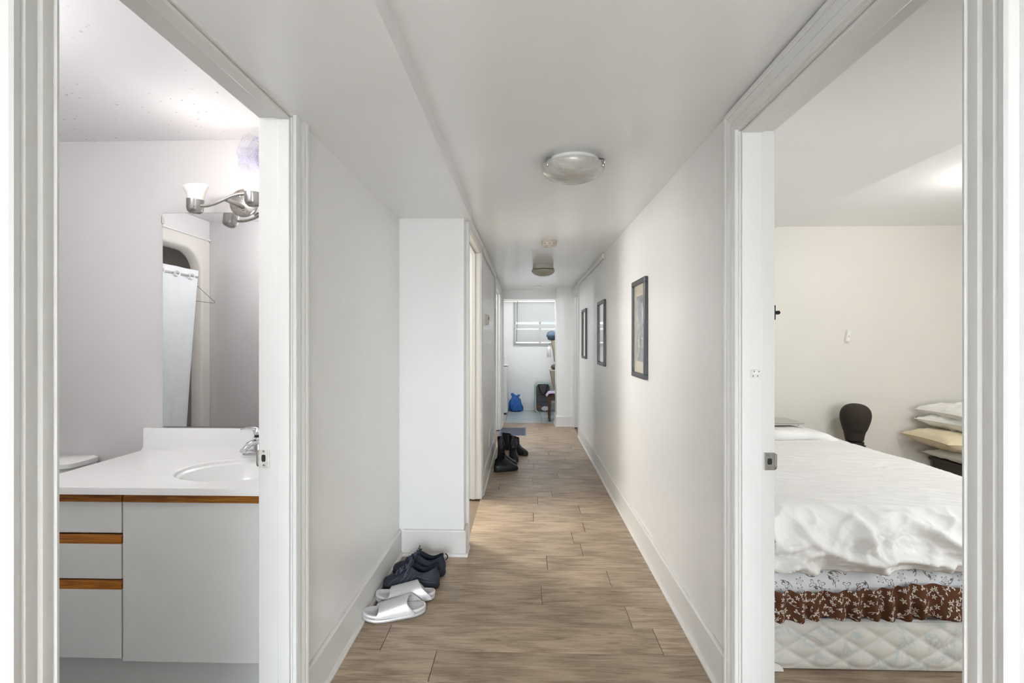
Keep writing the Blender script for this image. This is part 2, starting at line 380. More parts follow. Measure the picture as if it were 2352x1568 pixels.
# ------------------------------------------------------------------ mesh helpers
class MB:
    def __init__(s): s.v = []; s.f = []; s.uv = {}
    def add(s, vs, fs):
        b = len(s.v); s.v += [tuple(v) for v in vs]; s.f += [tuple(i + b for i in f) for f in fs]; return s
    def box(s, x0, x1, y0, y1, z0, z1):
        vs = [(x, y, z) for z in (z0, z1) for y in (y0, y1) for x in (x0, x1)]
        return s.add(vs, [(0, 2, 3, 1), (4, 5, 7, 6), (0, 1, 5, 4), (2, 6, 7, 3), (0, 4, 6, 2), (1, 3, 7, 5)])
    def grid(s, fn, nu, nv, cu=False, cv=False, uvf=None):
        b = len(s.v)
        for j in range(nv + (0 if cv else 1)):
            for i in range(nu + (0 if cu else 1)):
                s.v.append(tuple(fn(i / nu, j / nv)))
                if uvf: s.uv[len(s.v) - 1] = uvf(i / nu, j / nv)
        nx = nu if cu else nu + 1; ny = nv if cv else nv + 1
        for j in range(nv):
            for i in range(nu):
                a = b + j * nx + i; c = b + j * nx + (i + 1) % nx
                d = b + ((j + 1) % ny) * nx + (i + 1) % nx; e = b + ((j + 1) % ny) * nx + i
                s.f.append((a, c, d, e))
        return s
    def loft(s, loops, cap0=True, cap1=True):
        b = len(s.v); n = len(loops[0])
        for lp in loops: s.v += [tuple(p) for p in lp]
        for k in range(len(loops) - 1):
            for i in range(n):
                j = (i + 1) % n
                s.f.append((b + k * n + i, b + k * n + j, b + (k + 1) * n + j, b + (k + 1) * n + i))
        if cap0: s.f.append(tuple(b + i for i in range(n))[::-1])
        if cap1: s.f.append(tuple(b + (len(loops) - 1) * n + i for i in range(n)))
        return s
    def lathe(s, prof, n=32, c=(0, 0, 0), cap=True):
        loops = [[(c[0] + r * math.cos(2 * PI * i / n), c[1] + r * math.sin(2 * PI * i / n), c[2] + z) for i in range(n)] for r, z in prof]
        return s.loft(loops, cap, cap)
    def tube(s, pts, r, n=8, closed=False):
        pts = [Vector(p) for p in pts]; m = len(pts); loops = []
        rs = r if isinstance(r, (list, tuple)) else [r] * m
        up = None
        for i, p in enumerate(pts):
            if closed: t = pts[(i + 1) % m] - pts[i - 1]
            else: t = pts[min(i + 1, m - 1)] - pts[max(i - 1, 0)]
            t.normalize()
            if up is None:
                a = Vector((0, 0, 1)) if abs(t.z) < 0.9 else Vector((1, 0, 0))
                up = t.cross(a).normalized()
            else:
                up = (up - t * up.dot(t)).normalized()
            bi = t.cross(up)
            loops.append([p + (up * math.cos(2 * PI * k / n) + bi * math.sin(2 * PI * k / n)) * rs[i] for k in range(n)])
        if closed:
            loops.append(loops[0]); return s.loft(loops, False, False)
        return s.loft(loops, True, True)
    def prism(s, poly, f0, f1):
        """poly: 2-D points; f0/f1 map a 2-D point to the two end positions"""
        n = len(poly); return s.add([f0(p) for p in poly] + [f1(p) for p in poly],
            [tuple(range(n))[::-1], tuple(range(n, 2 * n))] + [(i, (i + 1) % n, n + (i + 1) % n, n + i) for i in range(n)])
    def xf(s, m):
        s.v = [tuple(m @ Vector(p)) for p in s.v]; return s
    def build(s, name, mat, parent=None, smooth=False, bevel=0, solid=0, sub=0, ang=40, loc=None, kind=None):
        me = bpy.data.meshes.new(name)
        me.from_pydata(s.v, [], s.f); me.validate()
        bm = bmesh.new(); bm.from_mesh(me); bmesh.ops.recalc_face_normals(bm, faces=bm.faces); bm.to_mesh(me); bm.free()
        if s.uv:
            ul = me.uv_layers.new(name='UVMap')
            for lp in me.loops: ul.data[lp.index].uv = s.uv.get(lp.vertex_index, (0, 0))
        if smooth:
            me.polygons.foreach_set('use_smooth', [True] * len(me.polygons)); me.set_sharp_from_angle(angle=math.radians(ang))
        me.materials.append(M[mat])
        o = bpy.data.objects.new(name, me); C.objects.link(o)
        if parent: o.parent = parent
        if loc: o.location = loc
        if solid:
            m = o.modifiers.new('thickness', 'SOLIDIFY'); m.thickness = solid; m.offset = 0
        if bevel:
            m = o.modifiers.new('bevel', 'BEVEL'); m.width = bevel; m.segments = 2; m.limit_method = 'ANGLE'; m.angle_limit = math.radians(40)
        if sub:
            m = o.modifiers.new('subdivision', 'SUBSURF'); m.levels = sub; m.render_levels = sub
        if kind: o['kind'] = kind
        return o

def box(x0, x1, y0, y1, z0, z1): return MB().box(x0, x1, y0, y1, z0, z1)
def tag(o, label, cat, group=None):
    o['label'] = label; o['category'] = cat
    if group: o['group'] = group
    return o
def struct(o, label, cat):
    o['kind'] = 'structure'; o['label'] = label; o['category'] = cat; return o
def thing(name, label, cat, loc=(0, 0, 0), rz=0.0, group=None):
    o = bpy.data.objects.new(name, None); C.objects.link(o); o.empty_display_size = 0.05
    o.location = loc; o.rotation_euler = (0, 0, rz)
    return tag(o, label, cat, group)
def copy_tree(o, parent=None):
    c = o.copy(); C.objects.link(c)
    if parent: c.parent = parent
    for ch in list(o.children): copy_tree(ch, c)
    return c
def cutwall(axis, a0, a1, u0, u1, z0, z1, holes):
    """wall slab with rectangular openings; axis 'x': thickness along x, run along y"""
    mb = MB()
    us = sorted({u0, u1, *[h[0] for h in holes], *[h[1] for h in holes]})
    for p, q in zip(us[:-1], us[1:]):
        mid = (p + q) / 2; zs = [(z0, z1)]
        for h in holes:
            if h[0] < mid < h[1]:
                nz = []
                for a, b in zs:
                    if h[2] > a: nz.append((a, min(b, h[2])))
                    if h[3] < b: nz.append((max(a, h[3]), b))
                zs = nz
        for a, b in zs:
            if axis == 'x': mb.box(a0, a1, p, q, a, b)
            else: mb.box(p, q, a0, a1, a, b)
    return mb

# ------------------------------------------------------------------ setting: shell
XL, XR, XN = -0.79, 0.755, -0.385          # hall faces: left, right, narrow left
CZ, SZ = 2.18, 2.105                       # hall ceiling, left dropped ceiling
YJL0, YJL1, ZJL = 0.80, 1.63, 2.095        # bathroom doorway
YJR0, YJR1, ZJR = 0.858, 1.747, 2.08       # bedroom doorway
TOP = 2.55
struct(cutwall('x', -0.90, XL, -3.5, 3.035, 0, TOP, [(YJL0 - 0.014, YJL1 + 0.014, -1, ZJL + 0.006)]).build('wall_left', 'wall'), 'off-white painted hallway wall holding the bathroom doorway', 'wall')
struct(box(-0.90, XN, 3.035, 3.15, 0, TOP).build('wall_return', 'wall'), 'white wall face that narrows the hallway beside the sneakers', 'wall')
struct(cutwall('x', -0.50, XN, 3.15, 8.0, 0, TOP, [(3.236, 4.134, -1, 2.091), (6.136, 7.364, -1, 2.061)]).build('wall_left_far', 'wall'), 'narrow hallway wall with the thermostat and two doorways', 'wall')
struct(cutwall('x', XR, 0.875, -3.5, 7.69, 0, TOP, [(YJR0 - 0.014, YJR1 + 0.014, -1, ZJR + 0.006), (6.936, 7.614, -1, 2.051)]).build('wall_right', 'wall'), 'long hallway wall with the three framed pictures', 'wall')
struct(box(0.49, 0.875, 7.69, 8.12, 0, TOP).build('wall_column', 'wall'), 'white boxed column beside the laundry entrance', 'column')
struct(box(XN - 0.115, 0.49, 8.0, 8.12, 2.03, TOP).build('wall_beam', 'wall'), 'grey shaded header beam over the laundry entrance', 'beam')
struct(box(-1.2, XN, 8.0, 8.12, 0, TOP).build('wall_laundry_front', 'wall'), 'wall beside the laundry entrance hiding most of the washer', 'wall')
struct(box(0.875, 1.9, 8.0, 8.12, 0, TOP).build('wall_laundry_side', 'wall'), 'wall behind the boxed column', 'wall')
struct(box(-1.2, -1.08, 8.12, 9.6, 0, TOP).build('wall_laundry_left', 'wall'), 'laundry wall to the washer side', 'wall')
struct(box(1.78, 1.9, 8.12, 9.6, 0, TOP).build('wall_laundry_right', 'wall'), 'laundry wall behind the stacked boxes', 'wall')
struct(cutwall('y', 9.53, 9.72, -1.2, 1.9, 0, TOP, [(-0.23, 0.80, 1.26, 2.12)]).build('wall_back', 'wall'), 'laundry back wall below the blind', 'wall')
# side rooms
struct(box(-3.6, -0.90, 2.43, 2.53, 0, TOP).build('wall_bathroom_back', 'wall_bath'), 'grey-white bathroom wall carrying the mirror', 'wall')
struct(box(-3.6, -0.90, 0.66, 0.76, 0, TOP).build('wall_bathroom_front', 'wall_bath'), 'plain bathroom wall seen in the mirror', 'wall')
struct(box(-3.6, -3.5, 0.76, 2.43, 0, TOP).build('wall_bathroom_left', 'fiberglass'), 'shower surround back wall', 'wall')
struct(box(0.875, 4.4, 4.1, 4.2, 0, TOP).build('wall_bedroom_back', 'wall_bed'), 'cream bedroom wall behind the mannequin head', 'wall')
struct(box(4.3, 4.4, 0.3, 4.1, 0, TOP).build('wall_bedroom_right', 'wall_bed'), 'cream bedroom wall beyond the pillows', 'wall')
struct(cutwall('y', 0.3, 0.4, 0.875, 4.4, 0, TOP, [(1.8, 3.4, 0.75, 1.95)]).build('wall_bedroom_front', 'wall_bed'), 'cream bedroom wall behind the open door', 'wall')
struct(box(-3.2, -3.1, 3.15, 8.0, 0, TOP).build('wall_den_left', 'wall_bed'), 'far wall of the lit side room', 'wall')
struct(box(-3.1, -0.50, 3.05, 3.15, 0, TOP).build('wall_den_front', 'wall_bed'), 'near wall of the lit side room', 'wall')
struct(box(-3.1, -0.50, 5.85, 5.95, 0, TOP).build('wall_den_divider', 'wall_bed'), 'wall between the two side rooms', 'wall')
struct(box(2.4, 2.5, 6.2, 8.0, 0, TOP).build('wall_store_right', 'wall'), 'far wall of the small room off the hallway', 'wall')
struct(box(0.875, 2.4, 6.2, 6.3, 0, TOP).build('wall_store_front', 'wall'), 'near wall of the small room off the hallway', 'wall')
# unseen room behind the camera, laid out to bounce light into the hall
struct(cutwall('x', -2.6, -2.5, -8.0, -3.5, 0, TOP, [(-5.15, -3.65, 0.3, 2.0)]).build('wall_front_room_left', 'wall'), 'front room left wall', 'wall')
struct(cutwall('x', 2.5, 2.6, -8.0, -3.5, 0, TOP, [(-5.15, -3.65, 0.3, 2.0)]).build('wall_front_room_right', 'wall'), 'front room right wall', 'wall')
struct(box(-2.6, 2.6, -8.1, -8.0, 0, TOP).build('wall_front_room_back', 'wall'), 'plain back wall of the front room', 'wall')
struct(cutwall('y', -3.6, -3.5, -2.6, 2.6, 0, TOP, [(-0.79, 0.755, -1, 2.18)]).build('wall_front_room_hall', 'wall'), 'front room wall opening to the hallway', 'wall')
# ceilings
struct(box(-0.343, 0.80, -3.6, 8.12, CZ, CZ + 0.12).build('ceiling', 'ceiling'), 'pale hallway ceiling carrying the dome lights', 'ceiling')
struct(box(-0.85, -0.343, -3.6, 3.10, SZ, CZ + 0.1).build('ceiling_dropped', 'ceiling', bevel=0.004), 'dropped ceiling strip along the bathroom side of the hallway', 'ceiling')
struct(box(-0.45, -0.343, 3.10, 8.05, CZ, CZ + 0.12).build('ceiling_edge', 'ceiling'), 'narrow edge strip of the hallway ceiling', 'ceiling')
struct(box(-3.6, -0.88, 0.7, 2.5, 2.355, 2.45).build('ceiling_bathroom', 'ceil_bath'), 'white bathroom ceiling with mildew specks', 'ceiling')
struct(box(0.85, 4.4, 0.3, 4.2, 2.285, 2.4).build('ceiling_bedroom', 'ceiling'), 'bedroom ceiling lit by its lamp', 'ceiling')
struct(box(0.865, 1.86, 0.35, 4.15, 2.18, 2.3).build('ceiling_bulkhead', 'ceiling'), 'lowered grey bulkhead above the bed', 'ceiling')
struct(box(-3.2, -0.45, 3.05, 8.05, 2.3, 2.4).build('ceiling_den', 'ceiling'), 'ceiling of the side rooms', 'ceiling')
struct(box(-1.2, 1.9, 8.05, 9.7, 2.32, 2.42).build('ceiling_laundry', 'ceiling'), 'laundry ceiling', 'ceiling')
struct(box(0.85, 2.5, 6.2, 8.05, 2.3, 2.4).build('ceiling_store', 'ceiling'), 'ceiling of the small room', 'ceiling')
struct(box(-2.6, 2.6, -8.1, -3.5, 2.35, 2.45).build('ceiling_front_room', 'ceiling'), 'front room ceiling', 'ceiling')
# floors
FL = struct(box(-3.6, 4.4, -8.1, 8.0, -0.12, -0.012).build('floor', 'slab'), 'greige wood plank floor of the hallway', 'floor')
LF = struct(box(-1.2, 1.9, 8.0, 9.72, -0.12, -0.010).build('floor_laundry', 'grout'), 'blue-grey tiled laundry floor', 'floor')
struct(box(-3.5, -0.90, 0.76, 2.43, -0.012, 0.002).build('floor_bathroom', 'bathfloor'), 'grey vinyl bathroom floor', 'floor')
for i in range(5):
    for j in range(4):
        x0 = -1.08 + 0.61 * (i - 0) - 0.47; x1 = x0 + 0.605; y0 = 8.005 + 0.42 * j; y1 = min(y0 + 0.415, 9.53)
        x0 = max(x0, -1.08); x1 = min(x1, 1.78)
        if x1 - x0 < 0.02 or y1 - y0 < 0.02: continue
        cx, cy = (x0 + x1) / 2, (y0 + y1) / 2
        box(x0 - cx, x1 - cx, y0 - cy, y1 - cy, -0.010, 0.0).build('tile', 'tile', LF, loc=(cx, cy, 0), bevel=0.0015)

def plank(x0, x1, y0, y1, parent):
    if x1 - x0 < 0.004: return
    g = 0.0006; gx = 0.0013; b = 0.0012; cx, cy = (x0 + x1) / 2, (y0 + y1) / 2
    hx, hy = (x1 - x0) / 2 - gx, (y1 - y0) / 2 - g
    mb = MB().loft([[(-hx, -hy, -0.012), (hx, -hy, -0.012), (hx, hy, -0.012), (-hx, hy, -0.012)],
                    [(-hx, -hy, -b), (hx, -hy, -b), (hx, hy, -b), (-hx, hy, -b)],
                    [(-hx + b, -hy + b, 0), (hx - b, -hy + b, 0), (hx - b, hy - b, 0), (-hx + b, hy - b, 0)]])
    mb.build('plank', 'plank', parent, loc=(cx, cy, 0))
PW, PL = 0.19, 1.22
SEAM = {3: -0.63, 4: 0.50, 5: 0.085, 6: 0.47, 7: 0.13, 8: 0.36, 9: 0.32, 10: 0.42, 11: 0.06, 12: 0.43, 14: 0.23, 16: 0.07, 17: 0.32}
r0 = 2.096 - 3 * PW
for k in range(-26, 36):
    y0 = r0 + k * PW; y1 = y0 + PW
    if y1 > 8.0: y1 = 8.0
    if y1 - y0 < 0.01: continue
    seam = SEAM.get(k, rnd.uniform(-0.6, 0.6))
    xs = sorted({seam + i * PL for i in range(-4, 6)})
    spans = []
    if y1 <= 3.06: spans.append((XL, XR))
    elif y0 < 3.035: spans.append((XN, XR))
    else: spans.append((XN, XR))
    if YJR0 <= y0 and y1 <= YJR1: spans[0] = (spans[0][0], 4.3)
    elif y0 > 0.38 and y1 <= 4.11: spans.append((0.875, 4.3))
    for a, b in spans:
        cuts = [a] + [x for x in xs if a + 0.03 < x < b - 0.03] + [b]
        for p, q in zip(cuts[:-1], cuts[1:]): plank(p, q, y0, y1, FL)

# ------------------------------------------------------------------ trim: casings, jambs, baseboards
CW = 0.085
PROF = [(0.0, 0.0), (0.0, 0.011), (0.006, 0.013), (0.010, 0.010), (0.014, 0.012), (0.030, 0.013), (0.036, 0.010),
        (0.041, 0.012), (0.060, 0.016), (0.066, 0.013), (0.070, 0.017), (0.080, 0.019), (0.085, 0.016), (0.085, 0.0)]
tn = [0]
def casing(X, nx, y0, y1, zt, head=True, legs=(True, True), label='white moulded door casing', ztop=None, rev=0.006):
    """moulded casing round an opening in an x-wall face at X, proud toward nx"""
    a0, a1, z1 = y0 - rev, y1 + rev, zt + rev
    runs = []
    if head: runs = [[((a0, 0), (-1, 0)), ((a0, z1), (-1, 1)), ((a1, z1), (1, 1)), ((a1, 0), (1, 0))]]
    else:
        zz = ztop or zt
        runs = [[((a0, 0), (-1, 0)), ((a0, zz), (-1, 0))], [((a1, zz), (1, 0)), ((a1, 0), (1, 0))]]
    tn[0] += 1
    root = thing('trim_%d' % tn[0], label, 'door casing'); root['kind'] = 'structure'
    for run in runs:
        segs = list(zip(run[:-1], run[1:]))
        for (p, d), (q, e) in segs:
            mb = MB()
            mb.loft([[(X + nx * t, c[0] + m[0] * o, c[1] + m[1] * o) for o, t in PROF] for c, m in ((p, d), (q, e))])
            mb.build('casing_board', 'trim', root, smooth=True, ang=25)
    return root
def jamb(x0, x1, y0, y1, zt, stopx, label, far_only=False):
    tn[0] += 1
    root = thing('trim_%d' % tn[0], label, 'door jamb'); root['kind'] = 'structure'
    T = 0.014
    box(x0, x1, y1, y1 + T, 0, zt).build('jamb_board', 'trim', root, bevel=0.002)
    box(x0, x1, y0 - T, y0, 0, zt).build('jamb_board', 'trim', root, bevel=0.002)
    box(x0, x1, y0 - T, y1 + T, zt, zt + 0.006).build('head_board', 'trim', root)
    s0, s1 = stopx
    box(s0, s1, y1 - 0.011, y1, 0, zt - 0.001).build('door_stop', 'trim', root, bevel=0.003)
    box(s0, s1, y0, y0 + 0.011, 0, zt - 0.001).build('door_stop', 'trim', root, bevel=0.003)
    box(s0, s1, y0 + 0.011, y1 - 0.011, zt - 0.012, zt - 0.001).build('door_stop', 'trim', root, bevel=0.003)
    return root
casing(XL, 1, YJL0, YJL1, ZJL, False, label='white moulded casing around the bathroom doorway', ztop=SZ)
jamb(-0.905, XL, YJL0, YJL1, ZJL, (-0.835, -0.795), 'white jamb of the bathroom doorway with its strike plate')
casing(XR, -1, YJR0, YJR1, ZJR, True, label='white moulded casing around the bedroom doorway')
jamb(XR, 0.88, YJR0, YJR1, ZJR, (0.762, 0.832), 'white jamb of the bedroom doorway with two strike plates')
casing(XN, 1, 3.25, 4.12, 2.085, True, label='white casing of the lit doorway past the wall return')
jamb(-0.505, XN, 3.25, 4.12, 2.085, (-0.46, -0.425), 'bright jamb of the lit side room doorway')
casing(XN, 1, 6.15, 7.35, 2.055, True, label='white casing of the doorway beside the charcoal mat')
jamb(-0.505, XN, 6.15, 7.35, 2.055, (-0.46, -0.425), 'shaded jamb of the doorway beside the charcoal mat')
casing(XR, -1, 6.95, 7.60, 2.045, True, label='white casing of the doorway beside the boxed column')
jamb(XR, 0.88, 6.95, 7.60, 2.045, (0.80, 0.84), 'pale jamb of the doorway beside the boxed column')
struct(box(XN, XN + 0.022, 4.22, 6.06, 2.12, CZ).build('trim_11', 'trim', bevel=0.006), 'white ceiling trim between the two left doorways', 'trim')
struct(box(XR - 0.02, XR, 4.7, 6.86, 2.13, CZ).build('trim_12', 'trim', bevel=0.006), 'white ceiling trim over the far pictures', 'trim')
struct(box(XN - 0.004, XN + 0.03, 7.975, 8.0, 0, 2.03).build('trim_13', 'trim', bevel=0.004), 'white edge trim of the laundry entrance', 'trim')

BH, BT = 0.162, 0.014
def baseboard(name, x0, y0, x1, y1, nx, ny, label, e1=0.0):
    """board along the wall line from (x0,y0) to (x1,y1), proud toward (nx,ny), with shoe moulding"""
    prof = [(0, 0), (BT, 0), (BT, BH - 0.012), (BT - 0.004, BH - 0.004), (BT - 0.009, BH), (0, BH)]
    sh = [(BT, 0), (BT + 0.013, 0), (BT + 0.013, 0.008), (BT + 0.010, 0.015), (BT + 0.004, 0.019), (BT, 0.020)]
    mk = lambda pr: MB().prism(pr, lambda p: (x0 + nx * p[0], y0 + ny * p[0], p[1]), lambda p: (x1 + nx * p[0], y1 + ny * p[0], p[1]))
    o = struct(mk(prof).build(name, 'base'), label, 'baseboard')
    ln = math.hypot(x1 - x0, y1 - y0); x1 += (x1 - x0) / ln * e1; y1 += (y1 - y0) / ln * e1
    mk(sh).build('shoe_moulding', 'base', o)
    return o
baseboard('baseboard_left', XL, 1.725, XL, 3.035, 1, 0, 'tall white baseboard behind the silver slides')
baseboard('baseboard_return', XL + BT + 0.013, 3.035, XN, 3.035, 0, -1, 'white baseboard behind the navy sneakers', BT + 0.013)
baseboard('baseboard_return_side', XN, 3.035 - BT, XN, 3.15, 1, 0, 'short end of baseboard at the wall return corner')
baseboard('baseboard_left_far', XN, 4.22, XN, 6.055, 1, 0, 'white baseboard behind the black boots')
baseboard('baseboard_left_end', XN, 7.445, XN, 8.0, 1, 0, 'short baseboard between charcoal mat and laundry tiles')
baseboard('baseboard_right', XR, 1.845, XR, 6.855, -1, 0, 'long white baseboard under the framed pictures')
baseboard('baseboard_column', 0.735, 7.69, 0.49, 7.69, 0, -1, 'baseboard across the boxed column', BT + 0.013)
baseboard('baseboard_column_side', 0.49, 7.69 - BT, 0.49, 8.12, -1, 0, 'baseboard on the laundry side of the boxed column')
baseboard('baseboard_back', -0.35, 9.53, 1.78, 9.53, 0, -1, 'stained baseboard between blue bag and laundry hamper')

# strike plates and small hardware fixed to the jambs
def strike(parent_label, x0, x1, Y, z, h, hole, lipx, mt='strike'):
    t = thing('strike_plate', parent_label, 'strike plate', (0, Y, z))
    d = 1 if lipx > 0 else -1
    mb = box(x0, x1, -0.003, 0, -h / 2, h / 2)
    mb.build('plate', mt, t, bevel=0.004)
    e = x1 if d > 0 else x0
    lip = MB().grid(lambda u, v: (e + d * 0.012 * u, -0.003 + 0.012 * u * u, (v - 0.5) * h * (0.92 - 0.25 * u)), 6, 6)
    lip.build('lip', 'strike', t, smooth=True, solid=0.0025)
    cx = (x0 + x1) / 2 + 0.0
    MB().prism([(cx + hole[0] * math.copysign(abs(math.cos(a)) ** 0.5, math.cos(a)), hole[1] * math.copysign(abs(math.sin(a)) ** 0.5, math.sin(a))) for a in [i * PI / 10 for i in range(20)]],
               lambda p: (p[0], -0.0036, p[1]), lambda p: (p[0], -0.001, p[1])).build('latch_hole', 'dark_hole', t)
    for s in (-1, 1):
        MB().lathe([(0.0, 0.0), (0.004, 0.0), (0.003, 0.0015), (0, 0.0018)], 10).xf(Matrix.Translation((cx, -0.003, s * h * 0.38)) @ Matrix.Rotation(PI / 2, 4, 'X')).build('screw', 'strike', t)
    return t
strike('white-smeared steel strike plate beside the bathroom sink', -0.905, -0.868, YJL1, 0.94, 0.062, (0.007, 0.012), -1, 'strike_w')
strike('steel strike plate on the bedroom jamb in front of the duvet', 0.842, 0.880, YJR1, 0.912, 0.062, (0.008, 0.011), 1)
t = thing('door_bolt_keeper', 'small white bolt keeper screwed high on the bedroom jamb', 'bolt keeper', (0.806, YJR1 - 0.011, 1.222))
box(-0.014, 0.014, -0.003, 0, -0.014, 0.014).build('plate', 'plastic_w', t, bevel=0.002)
box(-0.013, 0.013, -0.012, -0.003, -0.002, 0.013).build('keeper', 'plastic_w', t, bevel=0.003)
for sx in (-1, 1):
    for sz in (-1, 1):
        MB().lathe([(0.0, 0.0), (0.0032, 0.0), (0.0025, 0.0012), (0, 0.0014)], 10).xf(Matrix.Translation((sx * 0.008, -0.003 if sz < 0 else -0.012, sz * 0.008)) @ Matrix.Rotation(PI / 2, 4, 'X')).build('screw', 'strike', t)
t = thing('door_catch', 'small black catch sticking out behind the bedroom jamb', 'catch', (0.884, YJR1 + 0.02, 1.438))
box(-0.004, 0.004, -0.012, 0.012, -0.026, 0.026).build('plate', 'blackmetal', t, bevel=0.002)
box(0.004, 0.016, -0.004, 0.004, -0.004, 0.004).build('arm', 'blackmetal', t, bevel=0.001)
MB().tube([(0.016, -0.006, 0), (0.016, 0.006, 0)], 0.007, 14).build('pin', 'blackmetal', t, smooth=True)

# open doors inside the rooms
def door(name, label, x0, x1, y0, y1, kx):
    o = struct(box(x0, x1, y0, y1, 0.01, 2.03).build(name, 'trim', bevel=0.003), label, 'door')
    for s, yy in ((-1, y0), (1, y1)):
        MB().lathe([(0.0, 0.0), (0.03, 0.0), (0.03, 0.008), (0.011, 0.012), (0.011, 0.035), (0.028, 0.045), (0.03, 0.06), (0.02, 0.072), (0, 0.074)], 20).xf(Matrix.Translation((kx, yy, 0.93)) @ Matrix.Rotation(-s * PI / 2, 4, 'X')).build('knob', 'nickel', o, smooth=True)
door('door_1', 'white bathroom door swung open into the bathroom', -1.72, -0.915, YJL0 + 0.02, YJL0 + 0.055, -1.66)
door('door_2', 'white bedroom door swung open into the bedroom', 0.89, 1.745, YJR0 - 0.095, YJR0 - 0.06, 1.68)

# ------------------------------------------------------------------ hallway objects
def dome_light(label, loc, mat, r=0.148, drop=0.0, group=None, ring=True, turn=0.0):
    t = thing('ceiling_light', label, 'ceiling light', loc, turn, group)
    d = -drop
    if drop: MB().lathe([(0.0, 0), (r * 0.88, 0), (r * 0.90, d * 0.5), (r * 0.90, d), (0, d)], 40).build('canopy', 'plastic_c', t, smooth=True)
    else: MB().lathe([(0, 0), (r * 0.82, 0), (r * 0.84, -0.012), (r * 0.78, -0.022), (0, -0.022)], 40).build('canopy', 'plastic_w', t, smooth=True); d = -0.018
    prof = [(0.0, d - 0.076)] + [(r * math.sin(a), d - 0.012 - 0.064 * math.cos(a)) for a in [i * PI / 2 / 12 for i in range(1, 13)]] + [(r * 1.0, d - 0.009), (r * 0.965, d - 0.008), (r * 0.93, d - 0.02), (r * 0.5, d - 0.06), (0, d - 0.07)]
    MB().lathe(prof, 48, cap=False).build('glass_dome', mat, t, smooth=True)
    for k in range(3):
        a = PI / 2 + 2 * PI * k / 3
        c, s = math.cos(a), math.sin(a)
        MB().tube([(r * 0.86 * c, r * 0.86 * s, d + 0.012), (r * 1.03 * c, r * 1.03 * s, d + 0.004), (r * 1.06 * c, r * 1.06 * s, d - 0.010), (r * 0.99 * c, r * 0.99 * s, d - 0.022)], 0.0035, 8).build('clip', 'nickel', t, smooth=True)
        MB().lathe([(0, -0.008), (0.006, -0.008), (0.008, 0), (0.006, 0.008), (0, 0.008)], 12, (r * 0.995 * c, r * 0.995 * s, d - 0.022)).build('thumb_screw', 'nickel', t, smooth=True)
    return t
dome_light('swirled alabaster glass dome light close to the ceiling, unlit', (0.222, 2.30, CZ), 'dome', turn=PI * 0.02)
dome_light('greyed dome ceiling light on a deep beige canopy past the smoke alarm', (0.195, 5.40, CZ), 'dome_old', 0.128, 0.05)
t = thing('smoke_alarm', 'round ivory smoke alarm between the two dome lights', 'smoke alarm', (0.20, 4.12, CZ))
MB().lathe([(0, 0), (0.062, 0), (0.062, -0.006), (0, -0.006)], 32).build('mounting_ring', 'plastic_c', t, smooth=True)
MB().lathe([(0, -0.006), (0.066, -0.006), (0.068, -0.014), (0.062, -0.018), (0.060, -0.036), (0.052, -0.042), (0, -0.043)], 32).build('housing', 'plastic_c', t, smooth=True)
MB().lathe([(0, -0.043), (0.014, -0.043), (0.013, -0.047), (0, -0.047)], 16, (0.0, -0.01, 0)).build('test_button', 'plastic_w', t, smooth=True)
for k in range(10):
    a = 2 * PI * k / 10
    box(-0.005, 0.005, -0.0008, 0.0008, -0.031, -0.026).xf(Matrix.Rotation(a, 4, 'Z') @ Matrix.Translation((0, 0.0612, 0))).build('vent_slot', 'dark_hole', t)
t = thing('ceiling_plate', 'flat white cover plate on the ceiling before the beam', 'cover plate', (0.188, 7.5, CZ))
MB().lathe([(0, 0), (0.065, 0), (0.062, -0.008), (0.03, -0.012), (0, -0.012)], 28).build('plate', 'plastic_w', t, smooth=True)
MB().lathe([(0, -0.012), (0.004, -0.012), (0.003, -0.015), (0, -0.015)], 8).build('screw', 'nickel', t)

t = thing('thermostat', 'ivory thermostat on the narrow left wall', 'thermostat', (XN, 4.70, 1.545))
box(0, 0.006, -0.06, 0.06, -0.056, 0.056).build('back_plate', 'plastic_w', t, bevel=0.002)
box(0.006, 0.030, -0.055, 0.055, -0.046, 0.046).build('housing', 'plastic_c', t, bevel=0.004)
box(0.030, 0.0315, -0.03, 0.03, 0.0, 0.028).build('display', 'dark_hole', t)
for k in (-1, 0, 1):
    box(0.030, 0.034, k * 0.025 - 0.007, k * 0.025 + 0.007, -0.034, -0.022).build('button', 'plastic_w', t, bevel=0.002)
t = thing('wall_register', 'white painted vent register low on the wall above the boots', 'vent register', (XN, 5.30, 0.30))
mbf = MB(); 
for a in (box(0, 0.008, -0.17, 0.17, -0.085, -0.07), box(0, 0.008, -0.17, 0.17, 0.07, 0.085), box(0, 0.008, -0.17, -0.155, -0.07, 0.07), box(0, 0.008, 0.155, 0.17, -0.07, 0.07)):
    mbf.add(a.v, a.f)
mbf.build('frame', 'trim', t)
for k in range(9):
    box(-0.001, 0.001, -0.155, 0.155, -0.007, 0.007).xf(Matrix.Translation((0.004, 0, -0.06 + k * 0.015)) @ Matrix.Rotation(0.6, 4, 'Y')).build('louvre', 'trim', t)

